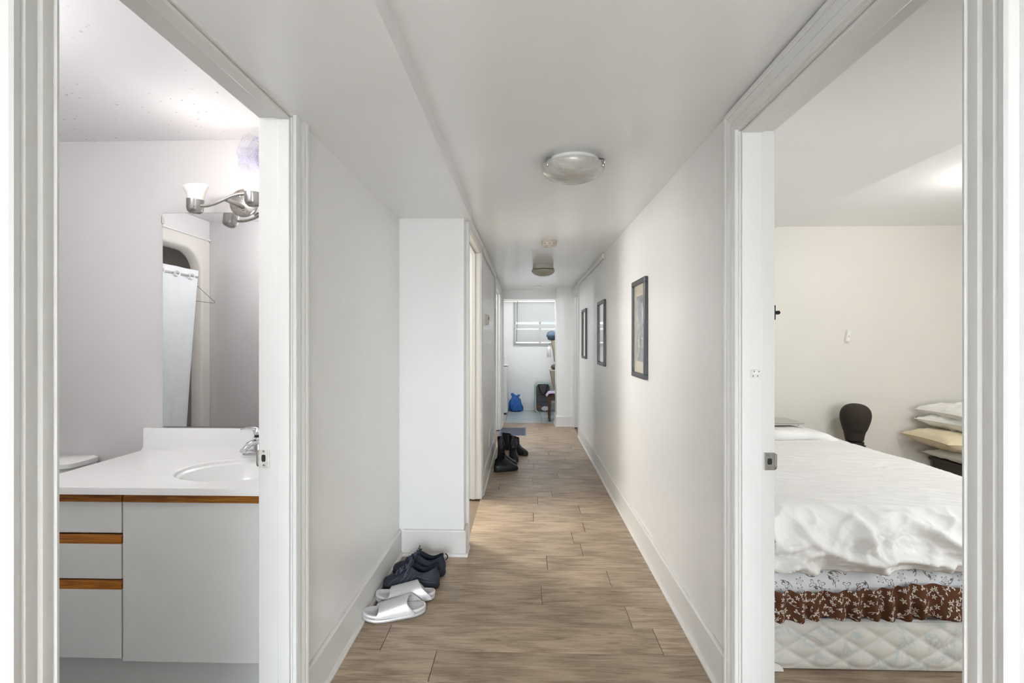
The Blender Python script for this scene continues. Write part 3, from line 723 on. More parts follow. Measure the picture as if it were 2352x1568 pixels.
def picture(label, y0, y1, z0, z1):
    yc, zc = (y0 + y1) / 2, (z0 + z1) / 2; hy, hz = (y1 - y0) / 2, (z1 - z0) / 2; F = 0.032
    t = thing('picture_frame', label, 'picture', (XR, yc, zc), 0, 'three grey framed pictures')
    for nm, m in (('frame_rail', box(-0.022, 0, -hy, hy, hz - F, hz)), ('frame_rail', box(-0.022, 0, -hy, hy, -hz, -hz + F)),
                  ('frame_stile', box(-0.022, 0, -hy, -hy + F, -hz + F, hz - F)), ('frame_stile', box(-0.022, 0, hy - F, hy, -hz + F, hz - F))):
        m.build(nm, 'frame', t, bevel=0.003)
    box(-0.008, 0, -hy + F, hy - F, -hz + F, hz - F).build('print', 'art', t)
    return t
picture('tall grey framed picture next to the bedroom doorway', 3.03, 3.40, 1.098, 1.74)
picture('tall grey framed picture between the other two framed pictures', 4.60, 5.03, 1.10, 1.735)
picture('tall grey framed picture farthest from the bedroom, by the far doorway', 6.00, 6.42, 1.12, 1.745)

t = thing('door_mat', 'charcoal floor mat with a blue-grey border in the hallway', 'mat', (-0.19, 7.22, 0))
box(-0.175, 0.175, -0.27, 0.27, 0, 0.009).build('pile', 'matgrey', t, bevel=0.002)
mbf = MB()
for a in (box(-0.195, 0.195, -0.295, -0.27, 0, 0.006), box(-0.195, 0.195, 0.27, 0.295, 0, 0.006), box(-0.195, -0.175, -0.27, 0.27, 0, 0.006), box(0.175, 0.195, -0.27, 0.27, 0, 0.006)): mbf.add(a.v, a.f)
mbf.build('border', 'matblue', t)

# ---- footwear
def floop(x0, x1, W, zh, zt, n=36, pw=1.0, toe=0.12):
    """foot-shaped loop, heel at x0, toe at x1; height runs from zh at the heel to zt at the toe"""
    pts = []
    for i in range(n):
        th = 2 * PI * i / n
        c, s = math.cos(th), math.sin(th)
        u = (1 - c) / 2
        y = W / 2 * math.copysign(abs(s) ** 0.72, s) * (1 - toe * c) * (1 - 0.10 * math.exp(-((u - 0.38) / 0.18) ** 2))
        pts.append((x0 + (x1 - x0) * u, y, zh + (zt - zh) * (u ** pw)))
    return pts
def sneaker(label, loc, rz):
    t = thing('sneaker', label, 'shoe', loc, rz, 'navy sneakers by the wall')
    L, W = 0.30, 0.104
    so = MB().loft([floop(0.008, L - 0.012, W * 0.92, 0.0, 0.006), floop(0.0, L - 0.002, W, 0.006, 0.012), floop(-0.004, L + 0.004, W * 1.03, 0.02, 0.024), floop(0.0, L, W * 0.98, 0.032, 0.032)])
    so.build('sole', 'navy_sole', t, smooth=True, ang=60)
    lv = [(0.0, L, 1.0, 0.028, 0.028), (-0.003, L + 0.001, 1.02, 0.045, 0.042), (-0.004, 0.296, 0.98, 0.058, 0.053), (-0.002, 0.282, 0.93, 0.068, 0.061), (0.001, 0.258, 0.87, 0.078, 0.068),
          (0.005, 0.230, 0.81, 0.088, 0.078), (0.008, 0.204, 0.75, 0.097, 0.091), (0.010, 0.182, 0.73, 0.105, 0.104), (0.010, 0.168, 0.71, 0.112, 0.117), (0.009, 0.158, 0.70, 0.119, 0.127)]
    def cl(a):
        lp = floop(a[0], a[1], W * a[2], a[3], a[4])
        dip = max(0, (a[3] - 0.085) / 0.034) * 0.026
        return [(p[0], p[1], p[2] - dip * math.sin(PI * min(1, max(0, (p[0] - a[0]) / (a[1] - a[0])))) ** 1.5) for p in lp]
    MB().loft([cl(a) for a in lv], False, False).build('upper', 'navy', t, smooth=True, ang=80)
    lin = [(0.009, 0.158, 0.70, 0.119, 0.127), (0.012, 0.154, 0.66, 0.123, 0.130), (0.017, 0.149, 0.60, 0.120, 0.125), (0.018, 0.150, 0.58, 0.095, 0.095), (0.018, 0.175, 0.58, 0.05, 0.05)]
    MB().loft([cl(a) for a in lin], False, True).build('lining', 'navy_lining', t, smooth=True, ang=80)
    MB().grid(lambda u, v: (0.232 - 0.092 * v, (u - 0.5) * (0.034 + 0.012 * v), 0.080 + 0.060 * v ** 1.1 - 0.010 * (2 * u - 1) ** 2 + 0.006), 6, 8).build('tongue', 'navy', t, smooth=True, solid=0.006)
    for k in range(5):
        v = 0.08 + k * 0.17; x = 0.232 - 0.092 * v; z = 0.087 + 0.060 * v ** 1.1
        s = 1 if k % 2 else -1
        hw = 0.021 + 0.005 * v
        MB().tube([(x - 0.006 * s * q, hw * q, z + 0.006 - 0.014 * q * q) for q in (-1, -0.6, -0.2, 0.2, 0.6, 1)], 0.0022, 6).build('lace', 'lace_n', t, smooth=True)
    for s in (-1, 1):
        MB().tube([(0.148, 0, 0.146), (0.150, s * 0.018, 0.160), (0.158, s * 0.036, 0.150), (0.166, s * 0.040, 0.130), (0.158, s * 0.026, 0.132), (0.149, 0.002, 0.145)], 0.002, 6).build('lace_bow', 'lace_n', t, smooth=True)
        MB().tube([(0.156, s * 0.030, 0.128), (0.172, s * 0.046, 0.105), (0.18, s * 0.051, 0.085)], 0.0018, 6).build('lace_end', 'lace_n', t, smooth=True)
    MB().tube([(-0.001 - 0.013 * math.sin(PI * q / 14), 0, 0.088 + 0.038 * q / 14) for q in range(15)], 0.0032, 8).build('heel_loop', 'navy_sole', t, smooth=True)
    # side overlays: stitched panels and heel counter
    for s in (-1, 1):
        for x0, z0, x1, z1 in ((0.215, 0.04, 0.165, 0.095), (0.190, 0.04, 0.145, 0.092), (0.165, 0.04, 0.125, 0.088), (0.03, 0.055, 0.11, 0.080), (0.02, 0.040, 0.10, 0.060), (0.265, 0.036, 0.245, 0.060), (0.245, 0.060, 0.21, 0.080)):
            pts = []
            for q in range(7):
                f = q / 6; x = x0 + (x1 - x0) * f; z = z0 + (z1 - z0) * f
                th = math.acos(max(-1, min(1, 1 - 2 * x / 0.30)))
                wz = 1.0 - max(0, (z - 0.045)) / 0.075 * 0.34
                y = s * W / 2 * wz * (math.sin(th) ** 0.72) * (1 - 0.12 * math.cos(th)) * 1.0
                pts.append((x, y, z))
            MB().tube(pts, 0.0014, 5).build('stitching', 'lace_n', t)
    return t
SN = sneaker('navy suede sneaker touching the silver slide', (-0.468, 2.635, 0.0), math.radians(183.5))
sneaker('navy suede sneaker standing nearest the wall return', (-0.458, 2.772, 0.0), math.radians(178.0))

def slide(label, loc, rz, mirror=1):
    t = thing('slide_sandal', label, 'sandal', loc, rz, 'silver slide sandals by the wall')
    L, W = 0.300, 0.108
    def lp(e, z, up=1.0):
        l = floop(-e, L + e, W + 2 * e, z, z, 44, toe=0.10)
        return [(x, y * mirror, zz + up * (0.016 * max(0, (x / L - 0.72) / 0.28) ** 2 + 0.006 * max(0, (0.2 - x / L) / 0.2) ** 2)) for x, y, zz in l]
    MB().loft([lp(-0.010, 0.0), lp(-0.003, 0.004), lp(0.0, 0.012), lp(-0.003, 0.0165), lp(-0.003, 0.019), lp(0.001, 0.023), lp(0.001, 0.034), lp(-0.003, 0.040), lp(-0.009, 0.0405), lp(-0.011, 0.037)], True, True).build('sole', 'glitter', t, smooth=True, ang=70)
    MB().loft([lp(-0.0115, 0.034), lp(-0.0125, 0.0385), lp(-0.018, 0.038), lp(-0.03, 0.0365)], True, True).build('footbed', 'footbed', t, smooth=True, ang=70)
    def strap(u, v, o=0.0):
        ph = PI * u
        x = 0.100 + 0.125 * v + 0.020 * math.cos(ph) * mirror * (1 - v) - 0.012 * math.sin(ph) * (1 - v)
        x = x + (0.004 if o else 0) * 0
        hw = (0.056 + 0.001) * (1 - 0.06 * v) - 0.0
        hh = 0.070 - 0.028 * v
        c, s = math.cos(ph), math.sin(ph)
        flare = 0.060 * (1 - v) * (1 - s) ** 1.6
        return (x - flare + 0.018 * v * (1 - s) ** 2, math.copysign(abs(c) ** 0.75, c) * (hw - o), 0.024 + (hh - o) * s ** 0.7)
    outer = MB()
    nu, nv = 30, 8
    outer.grid(lambda u, v: strap(u, v), nu, nv)
    n1 = len(outer.v)
    outer.grid(lambda u, v: strap(u, v, 0.007), nu, nv)
    for i in range(nu):
        outer.f.append((i, i + 1, n1 + i + 1, n1 + i)); q = nv * (nu + 1)
        outer.f.append((q + i, n1 + q + i, n1 + q + i + 1, q + i + 1))
    outer.build('strap', 'glitter', t, smooth=True, ang=50)
    MB().tube([strap(u / 30, -0.01, 0.0035) for u in range(31)], 0.0042, 6).build('strap_rim', 'glitter', t, smooth=True)
    return t
slide('glittery silver slide sandal standing alone at the front of the footwear row', (-0.492, 2.395, 0.0), math.radians(197))
slide('glittery silver slide sandal wedged between sneaker and its twin', (-0.470, 2.525, 0.0), math.radians(189), -1)

def ankle_boot(label, loc, rz, H=0.16, mat='blackrubber', name='ankle_boot', group='black boots on the hallway floor', lean=0.0, mule=False):
    t = thing(name, label, 'boot', loc, rz, group)
    L, W = 0.265, 0.098
    MB().loft([floop(0.004, L - 0.01, W * 0.95, 0, 0.004), floop(0, L, W, 0.006, 0.008), floop(0, L, W, 0.024, 0.020)]).build('sole', 'blackrubber', t, smooth=True, ang=60)
    lv = [(0.002, L - 0.002, 0.98, 0.020, 0.018), (0.0, L, 1.0, 0.035, 0.032), (0.0, L - 0.012, 0.95, 0.055, 0.050), (0.003, L - 0.04, 0.88, 0.072, 0.064), (0.008, L - 0.085, 0.82, 0.088, 0.082),
          (0.011, 0.150, 0.78, 0.105, 0.100), (0.012, 0.135, 0.76, 0.125, 0.120), (0.008 + lean, 0.128 + lean, 0.77, H, H - 0.01)]
    ub = MB()
    if mule: lv = lv[:4] + [(0.002, L - 0.075, 0.86, 0.058, 0.088), (0.003, L - 0.105, 0.84, 0.062, 0.110), (0.003, L - 0.130, 0.83, 0.064, 0.130), (0.002, L - 0.148, 0.84, 0.066, 0.148)]
    ub.loft([floop(a[0], a[1], W * a[2], a[3], a[4]) for a in lv], False, False).build('upper', mat, t, smooth=True, ang=80)
    a, b = lv[-1], lv[-2]
    MB().loft([floop(a[0], a[1], W * a[2], a[3], a[4]), floop(a[0] + 0.003, a[1] - 0.003, W * a[2] - 0.008, a[3] + 0.001, a[4] + 0.001), floop(b[0] + 0.006, b[1] - 0.006, W * b[2] - 0.014, b[3] - 0.02, b[4] - 0.03), floop(0.02, 0.16, W * 0.7, 0.035, 0.035)], False, True).build('lining', 'blackin', t, smooth=True, ang=80)
    return t
ankle_boot('smooth black rubber clog at the near end of the black footwear', (-0.325, 4.985, 0.0), math.radians(22), name='rubber_clog', group='black rubber clogs', mule=True)
ankle_boot('smooth black rubber clog wedged against the baseboard behind its twin', (-0.325, 5.135, 0.0), math.radians(30), name='rubber_clog', group='black rubber clogs', mule=True)

def lace_boot(label, loc, rz):
    t = thing('lace_up_boot', label, 'boot', loc, rz, 'black lace-up boots')
    L, W = 0.27, 0.10
    MB().loft([floop(0.004, L - 0.01, W * 0.95, 0, 0.004), floop(0, L, W, 0.008, 0.010), floop(0, L, W, 0.03, 0.026)]).build('sole', 'blackrubber', t, smooth=True, ang=60)
    lv = [(0.002, L - 0.002, 0.98, 0.026, 0.024), (0, L, 1.0, 0.045, 0.042), (0, L - 0.014, 0.95, 0.065, 0.062), (0.003, L - 0.045, 0.88, 0.08, 0.078), (0.007, L - 0.085, 0.82, 0.095, 0.098),
          (0.010, 0.155, 0.80, 0.115, 0.122), (0.010, 0.138, 0.80, 0.15, 0.16), (0.006, 0.134, 0.84, 0.19, 0.20), (0.0, 0.138, 0.90, 0.225, 0.235), (-0.004, 0.142, 0.93, 0.25, 0.245)]
    MB().loft([floop(a[0], a[1], W * a[2], a[3], a[4]) for a in lv], False, False).build('upper', 'blackleather', t, smooth=True, ang=80)
    MB().loft([floop(-0.004, 0.142, W * 0.93, 0.25, 0.245), floop(0.002, 0.136, W * 0.85, 0.252, 0.247), floop(0.01, 0.125, W * 0.7, 0.2, 0.2), floop(0.015, 0.12, W * 0.65, 0.08, 0.08)], False, True).build('lining', 'blackin', t, smooth=True, ang=80)
    MB().grid(lambda u, v: (0.150 - 0.012 * v + 0.012 * v * v, (u - 0.5) * 0.05, 0.12 + 0.155 * v), 4, 8).build('tongue', 'blackleather', t, smooth=True, solid=0.005)
    for k in range(6):
        z = 0.115 + k * 0.022; x = 0.163 - 0.016 * min(1, k / 2.5)
        MB().tube([(x - 0.010, -0.026, z), (x, -0.012, z + 0.004), (x + 0.001, 0.012, z + 0.008), (x - 0.010, 0.026, z + 0.011)], 0.0022, 6).build('lace', 'webbing', t, smooth=True)
    for s in (-1, 1):
        MB().tube([(0.15, 0, 0.24), (0.165, s * 0.02, 0.235), (0.168, s * 0.032, 0.205), (0.162, s * 0.030, 0.175)], 0.002, 6).build('lace_end', 'lace_n', t, smooth=True)
    return t
lace_boot('tall black lace-up boot standing against the baseboard', (-0.285, 5.60, 0), math.radians(-84))
lace_boot('tall black lace-up boot standing between its twin and the open floor', (-0.165, 5.62, 0), math.radians(-78))
ankle_boot('black leather bootie sticking out from behind the lace-up boots', (-0.185, 5.86, 0), math.radians(-38), 0.20, 'blackleather', 'leather_bootie', 'black leather booties')
ankle_boot('black leather bootie tucked behind the lace-up boots near the wall', (-0.30, 6.06, 0), math.radians(-20), 0.20, 'blackleather', 'leather_bootie', 'black leather booties')

# ------------------------------------------------------------------ bathroom
VX0, VX1, VY0, VY1, VZ = -1.925, -0.905, 1.775, 2.425, 0.79
t = thing('vanity_cabinet', 'white laminate vanity cabinet with oak finger pulls', 'vanity', (0, 0, 0))
FY = 1.800
for nm, m_ in (('side_panel', box(VX0 + 0.01, VX0 + 0.028, FY + 0.02, VY1, 0.13, VZ - 0.027)), ('side_panel', box(VX1 - 0.018, VX1, FY + 0.02, VY1, 0.13, VZ - 0.027)),
              ('back_panel', box(VX0 + 0.028, VX1 - 0.018, VY1 - 0.01, VY1, 0.13, VZ - 0.027)), ('bottom_panel', box(VX0 + 0.028, VX1 - 0.018, FY + 0.02, VY1 - 0.01, 0.13, 0.148))):
    m_.build(nm, 'vanity', t)
box(VX0 + 0.03, VX1, FY + 0.05, VY1, 0.003, 0.13).build('toe_kick', 'vanity', t)
SX = -1.522
def front(name, x0, x1, z0, z1):
    o = box(x0, x1, FY, FY + 0.019, z0, z1 - 0.034).build(name, 'vanity', t, bevel=0.0015)
    pr = [(0.0, z1 - 0.0335), (0.0, z1 - 0.030), (0.002, z1 - 0.008), (0.006, z1), (0.019, z1), (0.019, z1 - 0.0335)]
    MB().prism(pr, lambda p: (x0, FY + p[0], p[1]), lambda p: (x1, FY + p[0], p[1])).build('oak_pull', 'oak', o)
    return o
front('drawer', VX0 + 0.012, SX - 0.004, 0.612, 0.7625)
front('drawer', VX0 + 0.012, SX - 0.004, 0.438, 0.604)
front('drawer', VX0 + 0.012, SX - 0.004, 0.138, 0.432)
front('cabinet_door', SX + 0.002, VX1 - 0.008, 0.128, 0.7625)
# counter with basin
t = thing('bathroom_countertop', 'glossy white vanity top with moulded oval basin and backsplash', 'countertop', (0, 0, 0))
CXs, CYs, RA, RB = -1.235, 2.055, 0.232, 0.185
NB = 64
def rect_pt(a):
    c, s = math.cos(a), math.sin(a)
    k = 1e9
    if c > 1e-6: k = min(k, (VX1 - CXs) / c)
    if c < -1e-6: k = min(k, (VX0 - CXs) / c)
    if s > 1e-6: k = min(k, (VY1 - CYs) / s)
    if s < -1e-6: k = min(k, (VY0 - CYs) / s)
    return (CXs + k * c, CYs + k * s)
angs = sorted([2 * PI * i / NB for i in range(NB)] + [math.atan2(y - CYs, x - CXs) % (2 * PI) for x in (VX0, VX1) for y in (VY0, VY1)])
el = lambda a, f, z: (CXs + RA * f * math.cos(a), CYs + RB * f * math.sin(a), z)
loops = [[(*rect_pt(a), VZ - 0.026) for a in angs], [(*rect_pt(a), VZ - 0.003) for a in angs],
         [(rect_pt(a)[0] * 0.996 + CXs * 0.004, rect_pt(a)[1] * 0.996 + CYs * 0.004, VZ) for a in angs],
         [el(a, 1.10, VZ) for a in angs], [el(a, 1.045, VZ + 0.0005) for a in angs], [el(a, 1.02, VZ - 0.003) for a in angs], [el(a, 1.0, VZ - 0.014) for a in angs], [el(a, 0.965, VZ - 0.018) for a in angs], [el(a, 0.94, VZ - 0.020) for a in angs],
         [el(a, 0.90, VZ - 0.035) for a in angs], [el(a, 0.80, VZ - 0.08) for a in angs], [el(a, 0.6, VZ - 0.12) for a in angs], [el(a, 0.3, VZ - 0.14) for a in angs], [el(a, 0.1, VZ - 0.143) for a in angs]]
MB().loft(loops, False, True).build('counter', 'marble', t, smooth=True, ang=30)
MB().prism([(VY1, VZ), (VY1 - 0.038, VZ), (VY1 - 0.028, VZ + 0.006), (VY1 - 0.022, VZ + 0.018), (VY1 - 0.020, VZ + 0.10), (VY1 - 0.016, VZ + 0.108), (VY1, VZ + 0.108)], lambda p: (VX0, p[0], p[1]), lambda p: (VX1, p[0], p[1])).build('backsplash', 'marble', t, smooth=True, ang=35)
MB().lathe([(0, 0), (0.022, 0), (0.021, 0.004), (0.012, 0.003), (0, 0.003)], 24, (CXs, CYs, VZ - 0.142)).build('drain', 'chrome', t, smooth=True)
# faucet
t = thing('faucet', 'chrome lever faucet behind the oval basin', 'faucet', (-1.288, 2.318, VZ + 0.0005))
MB().loft([[(0.075 * f * math.copysign(abs(math.cos(a)) ** 0.7, math.cos(a)), 0.027 * f * math.copysign(abs(math.sin(a)) ** 0.7, math.sin(a)), z) for a in [2 * PI * i / 32 for i in range(32)]] for f, z in ((1, 0), (1, 0.006), (0.85, 0.014), (0.5, 0.02))]).build('base_plate', 'chrome', t, smooth=True)
MB().lathe([(0, 0.012), (0.026, 0.012), (0.023, 0.03), (0.021, 0.052), (0.024, 0.056), (0.024, 0.062), (0, 0.062)], 24).build('body', 'chrome', t, smooth=True)
MB().lathe([(0, 0.062), (0.018, 0.062), (0.018, 0.071), (0, 0.071)], 20).build('collar', 'blackplastic', t, smooth=True)
MB().lathe([(0, 0.071), (0.022, 0.071), (0.024, 0.082), (0.016, 0.092), (0, 0.093)], 20).build('hub', 'chrome', t, smooth=True)
MB().loft([[(-0.015 - 0.068 * q, (0.018 - 0.007 * q) * math.cos(a), 0.088 + 0.012 * q - 0.014 * q * q + (0.008 - 0.004 * q) * math.sin(a)) for a in [2 * PI * i / 14 for i in range(14)]] for q in (-0.5, 0, 0.3, 0.6, 0.85, 1.0)]).build('lever', 'chrome', t, smooth=True)
MB().loft([[((0.019 - 0.004 * q) * math.cos(a), -0.005 - 0.125 * q, 0.045 + 0.018 * q - 0.03 * q * q + (0.011 - 0.003 * q) * math.sin(a)) for a in [2 * PI * i / 14 for i in range(14)]] for q in (0, 0.2, 0.4, 0.6, 0.8, 1.0)]).build('spout', 'chrome', t, smooth=True)
for s in (-1, 1):
    MB().loft([[(s * (0.030 + 0.026 * q), 0.016 * (1 - 0.3 * q) * math.cos(a), 0.045 - 0.005 * q + 0.007 * (1 - 0.6 * q) * math.sin(a)) for a in [2 * PI * i / 12 for i in range(12)]] for q in (-0.6, 0, 0.5, 1.0)]).build('wing', 'chrome', t, smooth=True)
for ch in t.children:
    for v_ in ch.data.vertices: v_.co.z *= 1.38
# mirror
t = thing('wall_mirror', 'frameless wall mirror above the backsplash', 'mirror', (0, 0, 0))
box(-1.838, -0.915, 2.422, 2.4295, 0.905, 1.985).build('mirror_glass', 'mirror', t)
box(-1.840, -0.915, 2.4245, 2.4298, 0.9035, 1.9865).build('backing', 'darkwood', t)
for zc in (1.95,):
    box(-1.842, -1.834, 2.417, 2.4295, zc - 0.018, zc + 0.018).build('edge_clip', 'nickel', t, bevel=0.001)
# vanity light
t = thing('vanity_light', 'rust-spotted three-cup vanity light with wavy arm over the mirror', 'wall lamp', (-1.422, 2.43, 2.032))
MB().lathe([(0, 0), (0.070, 0), (0.070, 0.012), (0.062, 0.018), (0, 0.020)], 40).xf(Matrix.Rotation(PI / 2, 4, 'X')).build('back_plate', 'rusty', t, smooth=True)
for sx, sz in ((-0.012, 0.032), (-0.03, 0.004), (0.006, -0.034)):
    MB().lathe([(0, 0), (0.006, 0), (0.005, 0.004), (0, 0.005)], 12).xf(Matrix.Translation((sx, -0.019, sz)) @ Matrix.Rotation(PI / 2, 4, 'X')).build('screw', 'nickel', t, smooth=True)
arm = [(-0.150 + 0.29 * q, -0.150 - 0.01 * math.sin(PI * q), -0.048 + 0.046 * (q * q * (3 - 2 * q)) - 0.010 * math.sin(2 * PI * q)) for q in [i / 24 for i in range(25)]]
MB().tube(arm, 0.0075, 10).build('arm', 'rusty', t, smooth=True)
MB().tube([(0, -0.015, -0.02), (0, -0.155, -0.022)], 0.011, 12).build('arm_post', 'rusty', t, smooth=True)
def cup(pos, axis, lit):
    ax = Vector(axis).normalized(); q = Vector((0, 0, 1)).rotation_difference(ax).to_matrix().to_4x4()
    mt = Matrix.Translation(pos) @ q
    c = MB().lathe([(0, -0.068), (0.022, -0.067), (0.032, -0.058), (0.036, -0.045), (0.037, 0.0), (0.034, 0.0), (0.03, -0.04), (0, -0.05)], 28, cap=False).xf(mt).build('lamp_cup', 'nickel', t, smooth=True)
    def sh(u, v):
        a = 2 * PI * u; r = 0.032 + 0.022 * v ** 1.4; zz = -0.005 + 0.070 * v + (0.014 * math.cos(a) - 0.004) * v ** 2
        return (r * math.cos(a), r * math.sin(a), zz)
    MB().grid(sh, 28, 8, cu=True).xf(mt).build('glass_shade', 'lit_glass' if lit else 'frosted_off', t, smooth=True, solid=0.003)
    if lit:
        MB().lathe([(0, 0.0), (0.012, 0.0), (0.015, 0.02), (0.013, 0.034), (0, 0.042)], 16).xf(mt).build('bulb', 'lit_glass', t, smooth=True)
cup((-0.150, -0.150, -0.020), (0.10, -0.10, 1.0), False)
cup((0.128, -0.150, 0.012), (0.03, -0.08, 1.0), True)
box(-0.014, 0.014, -0.030, -0.022, -0.004, 0.004).xf(Matrix.Translation((0.058, 0, -0.052)) @ Matrix.Rotation(-0.75, 4, 'Y')).build('clip_plate', 'nickel', t, bevel=0.001)
point_light('vanity_bulb', (-1.42, 2.10, 2.10), 0.7, (1.0, 0.97, 0.95), 0.06)
t = thing('added_bathroom_ceiling_lamp', 'added flush ceiling lamp brightening the bathroom, out of view', 'ceiling light', (-1.75, 1.12, 2.355))  # unseen lamp added to brighten the counter and vanity front
MB().lathe([(0, 0), (0.12, 0), (0.12, -0.015), (0, -0.015)], 28).build('canopy', 'plastic_w', t, smooth=True)
MB().lathe([(0, -0.015), (0.10, -0.02), (0.07, -0.06), (0, -0.075)], 24).build('glass', 'lampshade', t, smooth=True)
point_light('added_bathroom_ceiling_bulb', (-1.75, 1.12, 2.20), 7.5, (0.98, 0.985, 1.0), 0.09)
# tulle flower
t = thing('tulle_flower', 'sheer purple tulle flower perched above the lit vanity bulb', 'fabric flower', (-1.275, 2.33, 2.175))
for k in range(9):
    a = PI * 0.5 + (k - 5) * 0.42; b = 0.35 + 0.5 * rnd.random(); ln = 0.09 + 0.07 * rnd.random()
    def pet(u, v, a=a, b=b, ln=ln, k=k):
        w_ = ln * 0.55 * math.sin(PI * min(1, v * 0.92 + 0.04)) ** 0.7
        x = (u - 0.5) * 2 * w_; y = v * ln
        dx, dz = math.cos(a), math.sin(a)
        return (dx * y - dz * x, -0.02 * b - 0.045 * b * v + 0.012 * math.sin(9 * u + k), dz * y + dx * x + 0.008 * math.sin(7 * v + 5 * u))
    MB().grid(pet, 10, 10).build('petal', 'tulle', t, smooth=True)
MB().lathe([(0, -0.006), (0.008, -0.003), (0.008, 0.004), (0, 0.008)], 10, (0, -0.02, -0.006)).build('bead', 'chrome', t, smooth=True)
MB().tube([(0, -0.02, -0.01), (0.005, -0.03, -0.04), (0.0, -0.02, -0.06)], 0.002, 6).build('wire_stem', 'nickel', t)
# toilet
t = thing('toilet', 'white toilet beside the vanity, only its tank lid corner in view', 'toilet', (-2.36, 2.43, 0))
def rr(hx, hy, cy, z, n=28, p=0.35): return [(hx * math.copysign(abs(math.cos(a)) ** p, math.cos(a)), cy + hy * math.copysign(abs(math.sin(a)) ** p, math.sin(a)), z) for a in [2 * PI * i / n for i in range(n)]]
MB().loft([rr(0.19, 0.085, -0.10, 0.38), rr(0.205, 0.092, -0.10, 0.55), rr(0.208, 0.095, -0.10, 0.73)]).build('tank', 'porcelain', t, smooth=True, ang=50)
MB().loft([rr(0.208, 0.096, -0.10, 0.730), rr(0.216, 0.10, -0.105, 0.735), rr(0.216, 0.10, -0.105, 0.755), rr(0.20, 0.088, -0.105, 0.766)]).build('tank_lid', 'porcelain', t, smooth=True, ang=50)
MB().loft([rr(0.11, 0.22, -0.36, 0.003, p=0.8), rr(0.10, 0.20, -0.36, 0.15, p=0.8), rr(0.17, 0.25, -0.42, 0.34, p=0.9), rr(0.18, 0.26, -0.43, 0.39, p=0.9)]).build('bowl', 'porcelain', t, smooth=True, ang=50)
MB().loft([rr(0.18, 0.255, -0.43, 0.392, p=0.9), rr(0.185, 0.26, -0.43, 0.40, p=0.9), rr(0.18, 0.255, -0.43, 0.42, p=0.9)]).build('seat_lid', 'plastic_w', t, smooth=True, ang=50)
MB().tube([(-0.16, -0.20, 0.68), (-0.10, -0.205, 0.675)], 0.006, 8).build('flush_lever', 'chrome', t, smooth=True)
# shower surround seen in the mirror
t = thing('shower_surround', 'cream fibreglass shower surround with a rounded arched opening, seen in the mirror', 'shower', (-2.69, 0, 0))
def arch(n, r, y0, y1, z0, z1, rc):
    pts = []
    for cy, cz, a0 in ((y1 - rc, z1 - rc, 0), (y0 + rc, z1 - rc, PI / 2), (y0 + 0.02, z0 + 0.02, PI), (y1 - 0.02, z0 + 0.02, 1.5 * PI)):
        rad = rc if cz > 1 else 0.02
        for i in range(n + 1):
            a = a0 + PI / 2 * i / n; pts.append((cy + (rad + r) * math.cos(a), cz + (rad + r) * math.sin(a)))
    return pts
inner = arch(8, 0.0, 0.885, 2.27, 0.42, 2.08, 0.20)
def outer_pt(p, y0=0.762, y1=2.428, z0=0.003, z1=2.2):
    cy, cz = 1.58, 1.25; dy, dz = p[0] - cy, p[1] - cz; k = 1e9
    if dy > 0: k = min(k, (y1 - cy) / dy)
    if dy < 0: k = min(k, (y0 - cy) / dy)
    if dz > 0: k = min(k, (z1 - cz) / dz)
    if dz < 0: k = min(k, (z0 - cz) / dz)
    return (cy + dy * k, cz + dz * k)
mid = arch(8, 0.045, 0.885, 2.27, 0.42, 2.08, 0.20)
L_ = [[(0.0, *outer_pt(p)) for p in inner], [(0.0, *p) for p in mid], [(0.012, *((a[0] + b[0]) / 2 for a, b in ((m, i) for m, i in [((mm[0],), (ii[0],)) for mm, ii in [(mid[k], inner[k])]])), (mid[k][1] + inner[k][1]) / 2) for k in range(len(inner))],
      [(0.0, *p) for p in inner], [(-0.06, *p) for p in arch(8, -0.02, 0.885, 2.27, 0.42, 2.08, 0.20)]]
MB().loft(L_, False, False).build('front_panel', 'fiberglass', t, smooth=True, ang=60)
box(0.0, 0.012, 0.762, 2.428, 2.185, 2.20).build('panel_trim', 'trim', t, bevel=0.003)
box(-0.02, 0.0, 0.762, 2.428, 2.2, 2.353).build('upper_panel', 'wall_bath', t)
box(-0.80, -0.02, 0.79, 2.40, 0.003, 0.40).build('tub', 'fiberglass', t, bevel=0.02)
box(-0.80, -0.02, 0.762, 0.79, 0.40, 2.3).build('side_wall', 'fiberglass', t)
box(-0.80, -0.02, 2.40, 2.428, 0.40, 2.3).build('side_wall', 'fiberglass', t)
t = thing('shower_curtain', 'white shower curtain hanging from a rod, seen in the mirror', 'curtain', (-2.61, 0, 0))
MB().grid(lambda u, v: (0.012 * math.sin(u * 26) * (0.4 + 0.6 * v), (1.021 + 0.17 * v ** 0.9) * (1 - u) + 1.85 * u, 1.898 - 1.55 * v), 70, 24).build('cloth', 'curtain', t, smooth=True)
MB().tube([(-0.004, 1.03, 1.845), (-0.004, 2.4, 1.845)], 0.011, 12).build('rod', 'chrome', t, smooth=True)
for k in range(5):
    yc = 1.12 + 0.16 * k
    MB().tube([(0.016, yc + 0.028 * math.cos(a), 1.845 + 0.02 * math.sin(a)) for a in [2 * PI * i / 20 for i in range(20)]], 0.004, 6, True).build('grommet', 'plastic_w', t, smooth=True)
t = thing('wire_hanger', 'thin wire clothes hanger hooked beside the shower, seen in the mirror', 'hanger', (-2.632, 1.025, 1.705))
